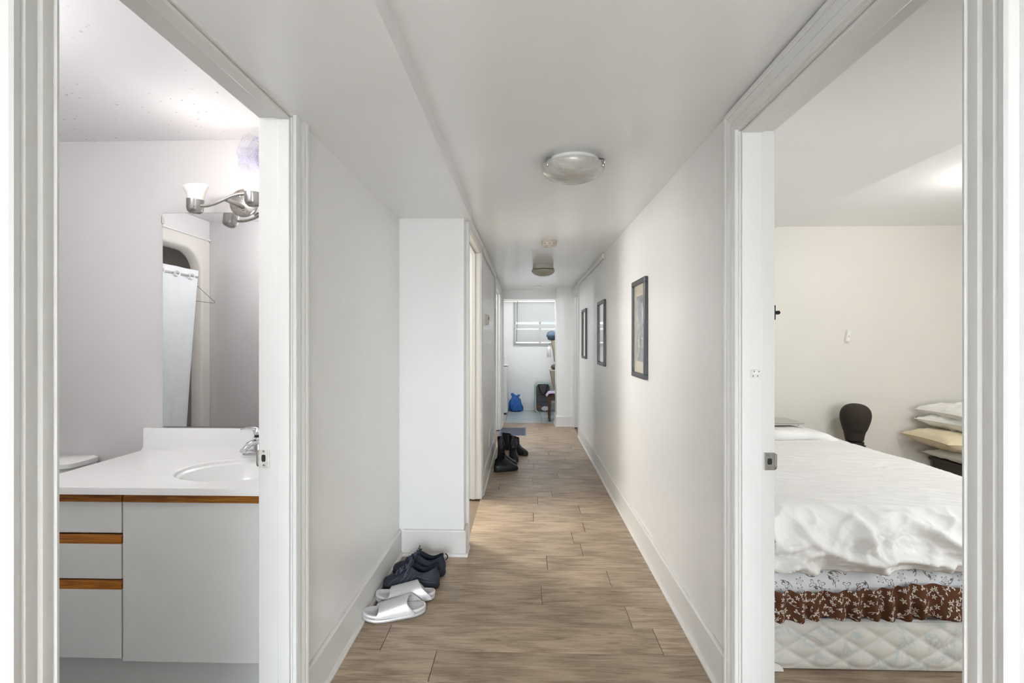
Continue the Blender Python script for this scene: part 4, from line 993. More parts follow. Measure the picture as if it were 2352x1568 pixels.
MB().tube([(0, 0.0, 0.085), (0, -0.10, 0.035), (0, -0.235, -0.030), (0, -0.243, -0.038), (0, -0.235, -0.046), (0, -0.1, -0.047), (0, 0.1, -0.047), (0, 0.235, -0.046), (0, 0.243, -0.038), (0, 0.235, -0.030), (0, 0.10, 0.035)], 0.0018, 6, True).build('wire', 'blackmetal', t, smooth=True)
MB().tube([(0, 0, 0.085), (0, 0, 0.115), (0, 0.012, 0.14), (0, 0.032, 0.142), (0, 0.042, 0.128)], 0.0018, 6).build('hook', 'blackmetal', t, smooth=True)

# ------------------------------------------------------------------ bedroom
BX0, BX1, BY0, BY1 = 0.90, 2.235, 2.0, 3.92
t = thing('box_spring', 'quilted pale damask box spring on the bedroom floor', 'box spring', (0, 0, 0))
box(BX0, BX1, BY0 + 0.012, BY1, 0.006, 0.205).build('core', 'ticking', t, bevel=0.012)
def quilt(u, v):
    x = u * (BX1 - BX0); z = 0.008 + v * 0.200
    a = (x * 0.62 + z) / 0.047; b = (x * 0.62 - z) / 0.047
    puff = (abs(math.sin(PI * a * 0.5)) * abs(math.sin(PI * b * 0.5))) ** 0.55
    e = min(1, 8 * min(v, 1 - v))
    return (BX0 + x, BY0 + 0.012 - 0.012 * puff * e - 0.004 * math.sin(PI * v), z)
MB().grid(quilt, 220, 34).build('quilted_border', 'damask', t, smooth=True, ang=180)
MB().tube([(BX0 + 0.01, BY0 + 0.008, 0.210), (BX1 - 0.01, BY0 + 0.008, 0.212)], 0.006, 8).build('piping', 'ticking', t, smooth=True)
MB().prism([(1.0 + 0.0, 0.006)] + [(0.985 + 0.055 * math.cos(a), 0.006 + 0.035 * math.sin(a)) for a in [i * PI / 2 / 6 for i in range(7)]], lambda p: (p[0], BY0 - 0.006, p[1]), lambda p: (p[0], BY0 - 0.003, p[1])).build('corner_guard', 'plastic_w', t)
for xx in (1.075, 1.21, 1.44):
    box(xx - 0.022, xx + 0.022, BY0 + 0.012, BY0 + 0.045, 0.2052, 0.2072).build('cloth_label', 'blue_label', t)
box(1.49, 1.60, BY0 + 0.010, BY0 + 0.03, 0.2055, 0.2075).build('care_tag', 'plastic_w', t)
t = thing('mattress', 'mattress under white floral sheet and brown ruffle', 'mattress', (0, 0, 0))
box(BX0, BX1, BY0 + 0.055, BY1, 0.212, 0.45).build('core', 'ticking', t, bevel=0.03)
t = thing('floral_bedspread', 'white floral bedspread edged with a gathered brown floral ruffle', 'bedspread', (0, 0, 0))
def sheet(u, v):
    x = BX0 - 0.0 + u * (BX1 - BX0)
    z = 0.322 + 0.17 * v + 0.012 * math.sin(x * 9) * (1 - v)
    bulge = 0.03 * math.sin(PI * (0.25 + 0.6 * v))
    fold = 0.012 * noise.noise(Vector((x * 7, z * 9, 1.3)))
    lap = -0.022 * (1 / (1 + math.exp((x - 1.105) * 90)))
    return (x, BY0 - 0.008 + 0.045 * v - bulge + fold + lap, z)
MB().grid(sheet, 130, 18, uvf=lambda u, v: (u * 1.33, v * 0.19)).build('printed_panel', 'floral_white', t, smooth=True, solid=0.006)
def ruff(u, v):
    x = BX0 + u * (BX1 - BX0)
    n0 = noise.noise(Vector((x * 5, 0, 7.7)))
    ph = x * 84 + 9 * n0
    amp = 0.004 + 0.014 * v ** 0.7
    top = 0.372 + 0.010 * math.sin(x * 9) + 0.008 * n0 + 0.035 * (u - 0.3)
    bot = 0.236 + 0.010 * noise.noise(Vector((x * 8, 3, 0))) + 0.010 * (u - 0.3)
    z = top + (bot - top) * v
    y = BY0 - 0.058 - 0.006 * v - 0.022 / (1 + math.exp((x - 1.11) * 90)) + amp * math.sin(ph + 1.3 * v * noise.noise(Vector((x * 9, v * 2, 0)))) + 0.012 * noise.noise(Vector((x * 14, v * 3, 4)))
    curl = 0.02 * max(0, v - 0.86) / 0.14
    return (x + 0.006 * math.sin(ph * 0.5 + 2) * v, y + curl, z + curl * 0.5 + 0.004 * math.sin(ph) * (1 - v))
MB().grid(ruff, 420, 18, uvf=lambda u, v: (u * 2.0, v * 0.16)).build('ruffle', 'floral_brown', t, smooth=True)
# duvet
t = thing('duvet', 'puffy white cotton duvet spread over the bed', 'duvet', (0, 0, 0))
HEM = 0.132
def roll(s, R=0.13):
    """arc length s inwards from the hem -> (setback from the bed edge, drop below the top)"""
    q = PI / 2 * R
    if s < HEM: return (0.0, R + (HEM - s))
    if s < HEM + q:
        a = (s - HEM) / R; return (R * (1 - math.cos(a)), R * (1 - math.sin(a)))
    return (R + s - HEM - q, 0.0)
LENY = 1.93 + HEM; LENX = 1.36 + HEM
def duv(u, v):
    sx = (1 - u) * LENX; sy = v * LENY
    bx, dx = roll(sx); by, dy = roll(sy)
    by_, dyv = by, dy * 0.80
    x = BX1 + 0.03 - bx * (1.36 + 0.03) / 1.36; y = BY0 - 0.085 + by
    z = 0.655 - dyv - dx * 0.95
    if dyv > 0.03 and dx > 0.03: z += min(dyv, dx) * 0.55
    P = Vector((x * 1.0, y * 1.0, z * 1.0))
    front_ = max(0.0, min(1.0, (HEM + 0.20 - sy) / 0.2))
    n1 = noise.noise(Vector((x * 2.6, y * 2.6 + z * 3.2, 0.4)))
    w1 = 1 - abs(noise.noise(Vector((x * 5.0 + z * 4.5, z * 5.5 - x * 2.2 + y * 2, 2.2))))
    w2 = 1 - abs(noise.noise(Vector((x * 10 - z * 9, z * 13 + y * 3, 5.1))))
    w3 = 1 - abs(noise.noise(Vector((x * 9 + y * 3, y * 20 + x * 6, 9.1))))
    w4 = 1 - abs(noise.noise(Vector((x * 26 + z * 20, z * 34 - x * 12 + y * 8, 7.3))))
    d = 0.012 * n1 + front_ * (0.075 * (w1 ** 4 - 0.4) + 0.032 * (w2 ** 4 - 0.35) + 0.008 * w4 ** 3) + (1 - front_) * (0.0045 * w3 ** 3 + 0.004 * w2)
    nrm = Vector((max(0, dx) / 0.2 * 1.0, -max(0.0, min(1, front_ * 1.2)), max(0.15, 1 - front_))).normalized()
    P += nrm * d
    if sy < HEM: P.y += 0.035 * (1 - sy / HEM) ** 2; 
    P.z += front_ * (0.030 * noise.noise(Vector((x * 2.3, 0, 3.3))) - 0.018 * (x - 1.3)) * max(0, 1 - sy / HEM)
    return P
MB().grid(duv, 260, 330).build('cover', 'cotton', t, smooth=True, ang=180, solid=0.012)
def fold(u, v):
    x = 0.90 + 1.335 * u
    a = -PI * 0.55 + PI * 1.05 * min(1, v / 0.4)
    e = 1.0 if u < 0.72 else max(0.0, 1 - ((u - 0.72) / 0.28) ** 2)
    ht = (0.030 + 0.012 * noise.noise(Vector((x * 6, 1, 1)))) * (0.25 + 0.75 * e)
    zc = 0.662 + ht - (0.10 * max(0, (u - 0.78) / 0.22) ** 2)
    y0 = 3.40 + 0.05 * noise.noise(Vector((x * 3.5, 2, 0))) + 0.02 * math.sin(x * 17)
    if v <= 0.4: y = y0 - ht * 1.1 * math.cos(a); z = zc + ht * math.sin(a)
    else: y = y0 + 0.48 * (v - 0.4) / 0.6; z = zc + ht * math.sin(-PI * 0.55 + PI * 1.05) + 0.012 * noise.noise(Vector((x * 5, y * 5, 0)))
    return (x, y, z)
MB().grid(fold, 110, 40).build('folded_edge', 'cotton', t, smooth=True, ang=180, solid=0.01)
t = thing('laptop', 'closed silver laptop lying on the folded duvet', 'laptop', (1.80, 3.62, 0.742), math.radians(6))
box(-0.19, 0.17, -0.12, 0.12, 0.0, 0.011).build('base', 'laptop', t, bevel=0.003)
box(-0.19, 0.17, -0.12, 0.12, 0.0125, 0.018).build('lid', 'laptop', t, bevel=0.002)
for s in (-1, 1):
    MB().lathe([(0, -0.006), (0.01, -0.006), (0.01, 0), (0, 0)], 12, (s * 0.14, -0.09, 0)).build('foot', 'blackplastic', t)

# mannequin head
t = thing('mannequin_head', 'dark brown canvas mannequin head on a black clamp stand by the bed', 'mannequin head', (2.60, 3.93, 0))
prof = [(0.0, 0.300), (0.035, 0.297), (0.068, 0.283), (0.092, 0.255), (0.102, 0.215), (0.100, 0.175), (0.090, 0.130), (0.076, 0.085), (0.066, 0.04), (0.062, 0.0), (0, 0.0)]
def smoothp(pr, it=2):
    for _ in range(it):
        q = [pr[0]]
        for a, b in zip(pr[:-1], pr[1:]):
            q += [(0.75 * a[0] + 0.25 * b[0], 0.75 * a[1] + 0.25 * b[1]), (0.25 * a[0] + 0.75 * b[0], 0.25 * a[1] + 0.75 * b[1])]
        pr = q + [pr[-1]]
    return pr
hz = 0.548
hb = MB().lathe(smoothp(prof), 40, cap=False)
hb.v = [(x, y * (1.12 if z > 0.08 else 1.0) - 0.02 * max(0, z - 0.05) / 0.25, z + hz) for x, y, z in hb.v]
hb.build('head', 'headcloth', t, smooth=True, ang=180)
MB().lathe([(0, -0.001), (0.064, -0.001), (0.065, -0.028), (0.0, -0.028)], 32, (0, 0, hz)).build('neck_ring', 'blackplastic', t, smooth=True)
MB().lathe([(0, -0.028), (0.070, -0.028), (0.070, -0.034), (0, -0.034)], 32, (0.006, 0, hz)).build('base_plate', 'blackplastic', t, smooth=True)
MB().tube([(0, 0, hz - 0.034), (0, 0, 0.09)], 0.013, 12).build('stand_pole', 'blackmetal', t, smooth=True)
MB().tube([(-0.01, 0, hz - 0.05), (0.04, 0, hz - 0.05)], 0.007, 10).build('clamp_knob', 'blackplastic', t, smooth=True)
for k in range(3):
    a = 2 * PI * k / 3 + 0.3
    MB().tube([(0, 0, 0.16), (0.05 * math.cos(a), 0.05 * math.sin(a), 0.07), (0.085 * math.cos(a), 0.085 * math.sin(a), 0.006)], 0.006, 8).build('leg', 'blackmetal', t, smooth=True)

# wall remote holder
t = thing('wall_remote', 'small white remote in a holder tilted on the cream wall', 'remote', (2.655, 4.1, 1.378))
R_ = Matrix.Rotation(math.radians(8), 4, 'Y')
box(-0.019, 0.019, -0.010, 0, -0.055, 0.045).xf(R_).build('holder', 'plastic_w', t, bevel=0.004)
box(-0.015, 0.015, -0.020, -0.008, -0.045, 0.055).xf(R_).build('body', 'plastic_w', t, bevel=0.005)
MB().lathe([(0, 0), (0.007, 0), (0.006, 0.002), (0, 0.002)], 16).xf(R_ @ Matrix.Translation((0, -0.020, 0.0)) @ Matrix.Rotation(PI / 2, 4, 'X')).build('button', 'plastic_c', t, smooth=True)

# dresser with pillows
t = thing('low_dresser', 'dark low dresser under the heap of pillows', 'dresser', (3.76, 3.76, 0))
box(-0.45, 0.45, -0.30, 0.30, 0.05, 0.375).build('body', 'darkwood', t, bevel=0.004)
box(-0.47, 0.47, -0.32, 0.32, 0.375, 0.40).build('top', 'darkwood', t, bevel=0.005)
for x in (-0.225, 0.225):
    d_ = box(x - 0.212, x + 0.212, -0.318, -0.30, 0.07, 0.36).build('drawer', 'darkwood', t, bevel=0.004)
    MB().lathe([(0, 0), (0.008, 0), (0.007, 0.014), (0.015, 0.022), (0, 0.028)], 14).xf(Matrix.Translation((x, -0.318, 0.22)) @ Matrix.Rotation(PI / 2, 4, 'X')).build('knob', 'nickel', d_, smooth=True)
for sx in (-1, 1):
    for sy in (-1, 1): box(sx * 0.41 - 0.025, sx * 0.41 + 0.025, sy * 0.26 - 0.025, sy * 0.26 + 0.025, 0, 0.05).build('leg', 'darkwood', t)
def pillow(label, loc, rot, L, W, H, mat, seed, group=None, wr=0.012):
    o = thing('pillow', label, 'pillow', loc, 0, group); o.rotation_euler = rot
    mb = MB()
    for sgn in (1, -1):
        def fn(u, v, sgn=sgn):
            a, b = 2 * u - 1, 2 * v - 1
            k = (1 - abs(a) ** 2.6) * (1 - abs(b) ** 2.6)
            pin = 1 - 0.10 * (1 - a * a) * b * b; pin2 = 1 - 0.10 * (1 - b * b) * a * a
            x = a * L / 2 * pin2; y = b * W / 2 * pin
            edge = max(abs(a), abs(b))
            w_ = wr * (1 - abs(noise.noise(Vector((x * 9 + seed, y * 14, sgn))))) * min(1, 3 * (1 - edge) + 0.15) + 0.5 * wr * noise.noise(Vector((x * 22, y * 22 + seed, 2)))
            return (x, y, sgn * (H / 2 * max(0, k) ** 0.42 + (w_ if edge < 0.995 else 0)))
        mb.grid(fn, 44, 36)
    mb.build('cover', mat, o, smooth=True, ang=180)
    MB().tube([((L / 2) * (1 - 0.10 * (1 - b * b) * a * a) * a, (W / 2) * (1 - 0.10 * (1 - a * a) * b * b) * b, 0) for a, b in
               [(-1 + 2 * i / 16, -1) for i in range(16)] + [(1, -1 + 2 * i / 16) for i in range(16)] + [(1 - 2 * i / 16, 1) for i in range(16)] + [(-1, 1 - 2 * i / 16) for i in range(16)]], 0.003, 5, True).build('seam', mat, o, smooth=True)
    return o
pillow('flat white pillow lowest of the pillow heap', (3.52, 3.80, 0.452), (0.0, 0.0, 0.06), 0.64, 0.46, 0.075, 'cotton_w2', 3)
pillow('cream pillow with a pointed corner in the middle of the heap', (3.38, 3.79, 0.578), (0.0, 0.05, -0.05), 0.70, 0.48, 0.135, 'cotton_cream', 11)
pillow('crumpled white pillow resting on the cream pillow', (3.44, 3.80, 0.706), (0.0, 0.05, 0.10), 0.62, 0.44, 0.075, 'cotton_w2', 23, None, 0.028)
pillow('white pillow on the very top of the heap', (3.44, 3.81, 0.798), (0.0, -0.02, 0.0), 0.60, 0.44, 0.07, 'cotton_w2', 31, None, 0.028)
t = thing('added_window_3', 'added bedroom window in the wall behind the open door, out of view', 'window', (0, 0.35, 0)); t['kind'] = 'structure'  # unseen window added for the extra bedroom light
for m in (box(1.8, 1.85, -0.04, 0.04, 0.75, 1.95), box(3.35, 3.4, -0.04, 0.04, 0.75, 1.95), box(1.85, 3.35, -0.04, 0.04, 0.75, 0.8), box(1.85, 3.35, -0.04, 0.04, 1.9, 1.95), box(2.58, 2.62, -0.03, 0.03, 0.8, 1.9)):
    m.build('window_frame', 'trim', t)
# bedroom ceiling lamp (outside the frame)
t = thing('bedroom_ceiling_lamp', 'round lit ceiling lamp of the bedroom, out of view', 'ceiling light', (2.70, 2.72, 2.285))
MB().lathe([(0, 0), (0.09, 0), (0.09, -0.02), (0, -0.02)], 28).build('canopy', 'plastic_w', t, smooth=True)
MB().lathe([(0, -0.02), (0.05, -0.03), (0.045, -0.055), (0, -0.062)], 20).build('bulb', 'lampshade', t, smooth=True)
point_light('bedroom_bulb', (2.70, 2.72, 2.205), 9.5, (1.0, 0.975, 0.95), 0.045)
# side room lamp (outside the frame)
t = thing('side_room_lamp', 'round ceiling lamp of the lit side room, out of view', 'ceiling light', (-1.7, 4.5, 2.3))
MB().lathe([(0, 0), (0.10, 0), (0.10, -0.02), (0, -0.02)], 28).build('canopy', 'plastic_w', t, smooth=True)
MB().lathe([(0, -0.02), (0.05, -0.03), (0.06, -0.07), (0, -0.10)], 20).build('bulb', 'lampshade', t, smooth=True)
point_light('side_room_bulb', (-1.7, 4.4, 1.95), 62, (1.0, 0.98, 0.95), 0.30)
for nm, lb, lx, ly, lw in (('added_spare_room_lamp', 'added round ceiling lamp of the room beside the charcoal mat, out of view', -1.5, 6.85, 24), ('added_store_room_lamp', 'added round ceiling lamp of the small room by the boxed column, out of view', 1.6, 7.1, 5)):  # unseen lamps added to spill light into the far hall
    t = thing(nm, lb, 'ceiling light', (lx, ly, 2.3))
    MB().lathe([(0, 0), (0.10, 0), (0.10, -0.02), (0, -0.02)], 28).build('canopy', 'plastic_w', t, smooth=True)
    MB().lathe([(0, -0.02), (0.05, -0.03), (0.06, -0.07), (0, -0.10)], 20).build('bulb', 'lampshade', t, smooth=True)
    point_light(nm + '_bulb', (lx, ly, 2.08), lw, (0.96, 0.98, 1.0), 0.08)
t = thing('added_laundry_ceiling_lamp', 'added flush ceiling lamp brightening the laundry, out of view', 'ceiling light', (0.30, 8.40, 2.32))  # unseen lamp added to lift the laundry back wall
MB().lathe([(0, 0), (0.10, 0), (0.10, -0.015), (0, -0.015)], 28).build('canopy', 'plastic_w', t, smooth=True)
MB().lathe([(0, -0.015), (0.08, -0.02), (0.06, -0.06), (0, -0.075)], 24).build('glass', 'lampshade', t, smooth=True)
point_light('added_laundry_bulb', (0.30, 8.40, 2.19), 11, (0.97, 0.99, 1.0), 0.08)

# ------------------------------------------------------------------ laundry
WX0, WX1, WZ0, WZ1 = -0.23, 0.80, 1.26, 2.12
t = thing('window_1', 'white framed laundry window behind the blind', 'window', (0, 9.62, 0)); t['kind'] = 'structure'
for m in (box(WX0, WX0 + 0.04, -0.03, 0.03, WZ0, WZ1), box(WX1 - 0.04, WX1, -0.03, 0.03, WZ0, WZ1), box(WX0 + 0.04, WX1 - 0.04, -0.03, 0.03, WZ0, WZ0 + 0.04), box(WX0 + 0.04, WX1 - 0.04, -0.03, 0.03, WZ1 - 0.04, WZ1), box(0.265, 0.305, -0.02, 0.02, WZ0 + 0.04, WZ1 - 0.04)):
    m.build('window_frame', 'trim', t, bevel=0.003)
box(WX0 + 0.04, 0.265, -0.003, 0.003, WZ0 + 0.04, WZ1 - 0.04).build('pane', 'glass', t)
box(0.305, WX1 - 0.04, -0.003, 0.003, WZ0 + 0.04, WZ1 - 0.04).build('pane', 'glass', t)
struct(box(WX0 - 0.01, WX1 + 0.01, 9.515, 9.60, WZ0 - 0.012, WZ0 + 0.004).build('trim_14', 'trim', bevel=0.003), 'white sill of the laundry window', 'sill')
struct(cutwall('y', 9.518, 9.532, WX0 - 0.02, WX1 + 0.02, WZ0 - 0.012, WZ1 + 0.02, [(WX0, WX1, WZ0, WZ1)]).build('trim_15', 'trim'), 'thin white edging around the laundry window', 'trim')
t = thing('window_blind', 'white horizontal slat blind closed over the laundry window', 'blind', (0, 9.50, 0))
box(WX0 - 0.20, WX1 + 0.05, -0.045, 0.0, 2.135, 2.185).build('headrail', 'plastic_w', t, bevel=0.003)
box(WX0 - 0.20, WX1 + 0.05, -0.05, -0.02, 2.095, 2.128).build('valance', 'plastic_w', t, bevel=0.003)
base = None
zs = [2.092 - 0.0205 * i for i in range(38)]
skip = {19, 20, 25}
for i, z in enumerate(zs):
    if z < 1.315: break
    if i in skip: continue
    if base is None:
        sl = MB().grid(lambda u, v: (WX0 + 0.015 + u * (WX1 - WX0 - 0.02), (v - 0.5) * 0.024 * math.cos(1.05), (v - 0.5) * 0.0245 * math.sin(1.05) + 0.0015 * math.cos(PI * (v - 0.5))), 1, 4)
        base = sl.build('slat', 'slat', t, smooth=True, loc=(0, -0.012, z)); o = base
    else:
        o = base.copy(); C.objects.link(o); o.parent = t; o.location = (0, -0.012, z)
    o.rotation_euler = (0.06 * rnd.uniform(-1, 1), 0.0015 * rnd.uniform(-1, 1), 0)
box(WX0 + 0.012, WX1 - 0.008, -0.026, 0.002, 1.290, 1.306).build('bottom_rail', 'plastic_c', t, bevel=0.003)
for x in (WX0 + 0.10, 0.285, WX1 - 0.10):
    MB().tube([(x, -0.026, 2.13), (x, -0.026, 1.30)], 0.001, 5).build('ladder_cord', 'plastic_c', t)
MB().tube([(WX0 + 0.075, -0.05, 2.12), (WX0 + 0.072, -0.05, 1.75), (WX0 + 0.058, -0.05, 1.33)], 0.004, 6).build('tilt_wand', 'frame', t)

t = thing('washing_machine', 'white washing machine at the laundry wall beside the blue bag', 'washer', (-0.645, 9.2, 0))
box(-0.315, 0.315, -0.31, 0.29, 0.03, 0.88).build('cabinet', 'white_enamel', t, bevel=0.012)
box(-0.32, 0.32, -0.315, 0.295, 0.885, 0.915).build('top_lid', 'white_enamel', t, bevel=0.01)
MB().prism([(-0.315, 0.0), (0.315, 0.0), (0.315, 0.05), (0.30, 0.13), (0.27, 0.16), (-0.315, 0.16)], lambda p: (p[0], 0.12, 0.915 + p[1]), lambda p: (p[0], 0.29, 0.915 + p[1])).build('control_panel', 'white_enamel', t, bevel=0.008)
for x in (-0.2, 0.0, 0.225):
    MB().lathe([(0, 0), (0.028, 0), (0.024, 0.025), (0, 0.028)], 20).xf(Matrix.Translation((x, 0.12, 1.005)) @ Matrix.Rotation(PI / 2, 4, 'X')).build('knob', 'nickel', t, smooth=True)
for sx in (-1, 1):
    for sy in (-1, 1): MB().lathe([(0, 0), (0.025, 0), (0.02, 0.03), (0, 0.03)], 14, (sx * 0.27, sy * 0.26 - 0.01, 0)).build('foot', 'blackplastic', t)

t = thing('plastic_bag', 'full knotted blue plastic bag beside the washer', 'bag', (-0.178, 9.36, 0))
def bag(u, v):
    a = 2 * PI * u
    prof_ = [(0.0, 0.085), (0.06, 0.128), (0.30, 0.128), (0.55, 0.122), (0.75, 0.10), (0.88, 0.07), (1.0, 0.045)]
    for (p, r1), (q, r2) in zip(prof_[:-1], prof_[1:]):
        if p <= v <= q: r = r1 + (r2 - r1) * (v - p) / (q - p); break
    z = 0.285 * v
    r *= 1 + 0.20 * noise.noise(Vector((math.cos(a) * 2.2, math.sin(a) * 2.2, z * 9))) + 0.06 * noise.noise(Vector((math.cos(a) * 7, math.sin(a) * 7, z * 16)))
    return (r * math.cos(a) - 0.02 * v, r * 0.9 * math.sin(a), z)
bg_ = MB().grid(bag, 48, 26, cu=True); bg_.f.append(tuple(range(48))[::-1]); bg_.f.append(tuple(26 * 48 + i for i in range(48)))
bg_.build('body', 'bluebag', t, smooth=True, ang=80)
for s, hx, hz_ in ((-1, -0.06, 0.07), (1, 0.075, 0.045)):
    def ear(u, v, s=s, hx=hx, hz_=hz_):
        a = 2 * PI * u; r = 0.022 + 0.030 * math.sin(PI * min(1, v + 0.15)) + 0.004 * math.sin(5 * a + v * 6)
        return (-0.02 + hx * v + r * math.cos(a), r * 0.6 * math.sin(a), 0.265 + hz_ * v + 0.012 * math.sin(a * 2) * v)
    e_ = MB().grid(ear, 16, 8, cu=True); e_.f.append(tuple(8 * 16 + i for i in range(16)))
    e_.build('handle_ear', 'bluebag', t, smooth=True, ang=80)

t = thing('laundry_hamper', 'pop-up mesh laundry hamper with mint edging and black straps', 'hamper', (0.33, 9.32, 0))
def rrect(hw, h, rt, rb, n=8):
    pts = []
    for cx, cz, r, a0 in ((hw - rt, h - rt, rt, 0), (-hw + rt, h - rt, rt, PI / 2), (-hw + rb, rb, rb, PI), (hw - rb, rb, rb, 1.5 * PI)):
        for i in range(n + 1):
            a = a0 + PI / 2 * i / n; pts.append((cx + r * math.cos(a), cz + r * math.sin(a)))
    return pts
ro = rrect(0.155, 0.545, 0.07, 0.06); ri = rrect(0.128, 0.525, 0.085, 0.07)
ri = [(x, z + 0.01) for x, z in ri]
for sy, nm in ((-0.13, 'front_border'), (0.13, 'back_border')):
    MB().loft([[(x, sy, z) for x, z in ro], [(x, sy - 0.004, z) for x, z in ri]], False, False).build(nm, 'mint', t, smooth=True, solid=0.004)
MB().loft([[(x, -0.13, z) for x, z in ro], [(x, 0.13, z) for x, z in ro]], False, False).build('side_panel', 'mint', t, smooth=True, ang=60)
MB().prism(ri, lambda p: (p[0], -0.131, p[1]), lambda p: (p[0], -0.128, p[1])).build('mesh_panel', 'hmesh', t)
for zz in (0.20, 0.33):
    box(-0.125, 0.125, -0.135, -0.131, zz - 0.003, zz + 0.003).build('seam', 'webbing', t)
strap_ = [(-0.085, -0.14, 0.53), (-0.07, -0.15, 0.46), (-0.045, -0.155, 0.38), (-0.02, -0.155, 0.345), (0.02, -0.155, 0.345), (0.045, -0.155, 0.38), (0.07, -0.15, 0.46), (0.09, -0.14, 0.53)]
MB().tube(strap_, 0.011, 8).build('strap', 'webbing', t, smooth=True)
def rag(cx, cz, r, seed):
    return MB().grid(lambda u, v: (cx + r * math.cos(2 * PI * u) * math.sin(PI * v) * (1 + 0.25 * noise.noise(Vector((u * 6, v * 5, seed)))), -0.134 + 0.006 * math.sin(PI * v) * math.sin(2 * PI * u), cz + 0.6 * r * math.cos(PI * v)), 20, 10, cu=True)
rag(0.04, 0.075, 0.07, 2).build('clothes', 'rag_w', t, smooth=True, ang=180)
rag(-0.075, 0.10, 0.045, 5).build('clothes', 'rag_b', t, smooth=True, ang=180)

def turned_leg(h):
    return smoothp([(0.0, 0), (0.012, 0.0), (0.018, 0.03), (0.013, 0.06), (0.022, 0.10), (0.015, 0.13), (0.017, 0.24), (0.024, 0.27), (0.016, 0.30), (0.024, 0.34), (0.026, h), (0, h)], 1)
t = thing('wooden_stool', 'dark wooden stool with turned legs at the laundry entrance', 'stool', (0.535, 8.30, 0))
MB().loft([rr(0.17, 0.17, 0, 0.415, p=0.6), rr(0.175, 0.175, 0, 0.425, p=0.6), rr(0.175, 0.175, 0, 0.44, p=0.6), rr(0.165, 0.165, 0, 0.445, p=0.6)]).build('seat', 'walnut', t, smooth=True, ang=50)
box(-0.14, 0.14, -0.14, 0.14, 0.35, 0.415).build('apron', 'walnut', t, bevel=0.004)
for sx in (-1, 1):
    for sy in (-1, 1): MB().lathe(turned_leg(0.415), 18, (sx * 0.132, sy * 0.132 - 0.02, 0), cap=False).build('leg', 'walnut', t, smooth=True)
t = tag(MB().grid(lambda u, v: (0.535 - 0.185 + 0.30 * u, 8.13 + 0.32 * v, 0.463 + 0.010 * noise.noise(Vector((u * 6, v * 6, 1))) + 0.010 - 0.055 * max(0, (0.14 - u) / 0.14)), 24, 20).build('folded_cloth', 'lilac', None, smooth=True, solid=0.012), 'lilac cloth lying on the dark wooden stool', 'cloth')
# leaning storage boxes half hidden by the column
def carton(name, label, loc, rot, sx, sy, sz, rim=True):
    o = thing(name, label, 'box', loc); o.rotation_euler = rot
    T = 0.006
    box(-sx, sx, -sy, sy, 0, T).build('bottom', 'cardboard', o)
    box(-sx, sx, -sy, -sy + T, T, sz).build('side', 'cardboard', o); box(-sx, sx, sy - T, sy, T, sz).build('side', 'cardboard', o)
    box(-sx, -sx + T, -sy + T, sy - T, T, sz).build('side', 'cardboard', o); box(sx - T, sx, -sy + T, sy - T, T, sz).build('side', 'cardboard', o)
    if rim:
        m = MB()
        for a in (box(-sx - 0.004, sx + 0.004, -sy - 0.004, -sy + 0.008, sz - 0.012, sz + 0.004), box(-sx - 0.004, sx + 0.004, sy - 0.008, sy + 0.004, sz - 0.012, sz + 0.004),
                  box(-sx - 0.004, -sx + 0.008, -sy, sy, sz - 0.012, sz + 0.004), box(sx - 0.008, sx + 0.004, -sy, sy, sz - 0.012, sz + 0.004)): m.add(a.v, a.f)
        m.build('rim', 'plastic_w', o)
    return o
t = thing('storage_rack', 'open metal rack behind the boxed column holding cartons', 'rack', (0.80, 8.84, 0))
for sx in (-0.22, 0.22):
    for sy in (-0.28, 0.28): box(sx - 0.012, sx + 0.012, sy - 0.012, sy + 0.012, 0, 1.42).build('post', 'white_enamel', t)
for zz in (0.28, 0.47, 0.95): box(-0.24, 0.24, -0.30, 0.30, zz, zz + 0.018).build('shelf', 'white_enamel', t)
carton('storage_bin', 'beige flared bin with a white rim above the stool', (0.61, 8.84, 0.49), (0, 0, 0), 0.13, 0.20, 0.34)
o = bpy.data.objects['storage_bin']
for ch in o.children:
    for v in ch.data.vertices:
        k = 0.82 + 0.5 * v.co.z / 0.34; v.co.x = v.co.x * k
t = tag(MB().grid(lambda u, v: (0.56 + 0.09 * math.sin(PI * v) * math.cos(2 * PI * u) * (1 + 0.2 * math.sin(3 * u * 6)), 8.83 + 0.09 * math.sin(PI * v) * math.sin(2 * PI * u), 0.875 - 0.055 * math.cos(PI * v)), 20, 12, cu=True).build('paper_bundle', 'brown', None, smooth=True, ang=180), 'crumpled brown paper bundle on top of the beige bin', 'paper')
carton('tilted_carton', 'tall beige carton tilted out from the rack by the column', (0.672, 8.84, 0.992), (0, math.radians(-8), 0), 0.15, 0.18, 0.38, False)
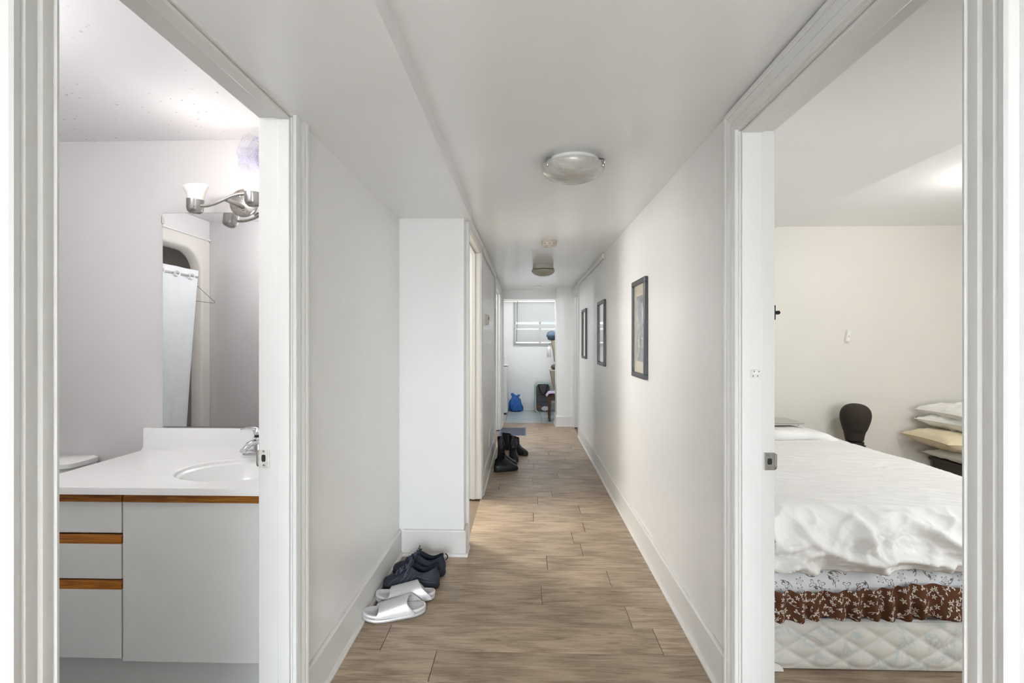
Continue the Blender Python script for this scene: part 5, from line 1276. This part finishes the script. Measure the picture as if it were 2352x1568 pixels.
t = tag(MB().grid(lambda u, v: (0.475 + (0.10 + 0.03 * noise.noise(Vector((u * 5, v * 5, 0)))) * math.sin(PI * v) * math.cos(2 * PI * u), 8.84 + 0.16 * math.sin(PI * v) * math.sin(2 * PI * u), 1.44 - 0.09 * math.cos(PI * v)), 24, 14, cu=True).build('blanket_bundle', 'slateblue', None, smooth=True, ang=180), 'slate blue rolled blanket bulging off the top of the carton', 'blanket')
t = thing('hanging_jug', 'white jug hanging below the slate blue blanket', 'jug', (0.415, 8.66, 1.06))
MB().loft([rr(0.036, 0.05, 0, z, p=0.6) if f is None else rr(0.036 * f, 0.05 * f, 0, z, p=0.6) for z, f in ((0, 0.9), (0.01, 1), (0.15, 1), (0.175, 0.7), (0.185, 0.35), (0.20, 0.35))]).build('body', 'jug', t, smooth=True, ang=50)
MB().lathe([(0, 0.20), (0.016, 0.20), (0.016, 0.215), (0, 0.215)], 14).build('cap', 'plastic_w', t, smooth=True)
MB().tube([(0.0, 0, 0.215), (0.01, 0, 0.235), (0.045, 0.02, 0.25)], 0.004, 6).build('hook', 'blackmetal', t)

struct(box(-2.5, 2.5, -8.0, -3.5, -0.012, 0.0).build('floor_front_room', 'carpet'), 'pale carpet of the unseen front room, bouncing light to the hallway', 'floor')  # unseen floor made pale to throw light onto the hall ceiling
t = thing('added_front_light_panel', 'added square ceiling light panel of the front room, out of view', 'ceiling light', (0.0, -5.0, 2.349))  # housing for the added ceiling light behind the camera
box(-1.25, 1.25, -1.25, 1.25, -0.03, 0.0).build('housing', 'plastic_w', t)
# added front room windows (behind the camera), framing the added side lights
for nm, xx, lb in (('added_window_2', -2.55, 'added front room window on the bathroom side, behind the viewpoint'), ('added_window_4', 2.55, 'added front room window on the bedroom side, behind the viewpoint')):
    t = thing(nm, lb, 'window', (xx, 0, 0)); t['kind'] = 'structure'
    for m in (box(-0.04, 0.04, -5.15, -5.09, 0.3, 2.0), box(-0.04, 0.04, -3.71, -3.65, 0.3, 2.0), box(-0.04, 0.04, -5.09, -3.71, 0.3, 0.36), box(-0.04, 0.04, -5.09, -3.71, 1.94, 2.0), box(-0.03, 0.03, -4.43, -4.37, 0.36, 1.94)):
        m.build('window_frame', 'trim', t)
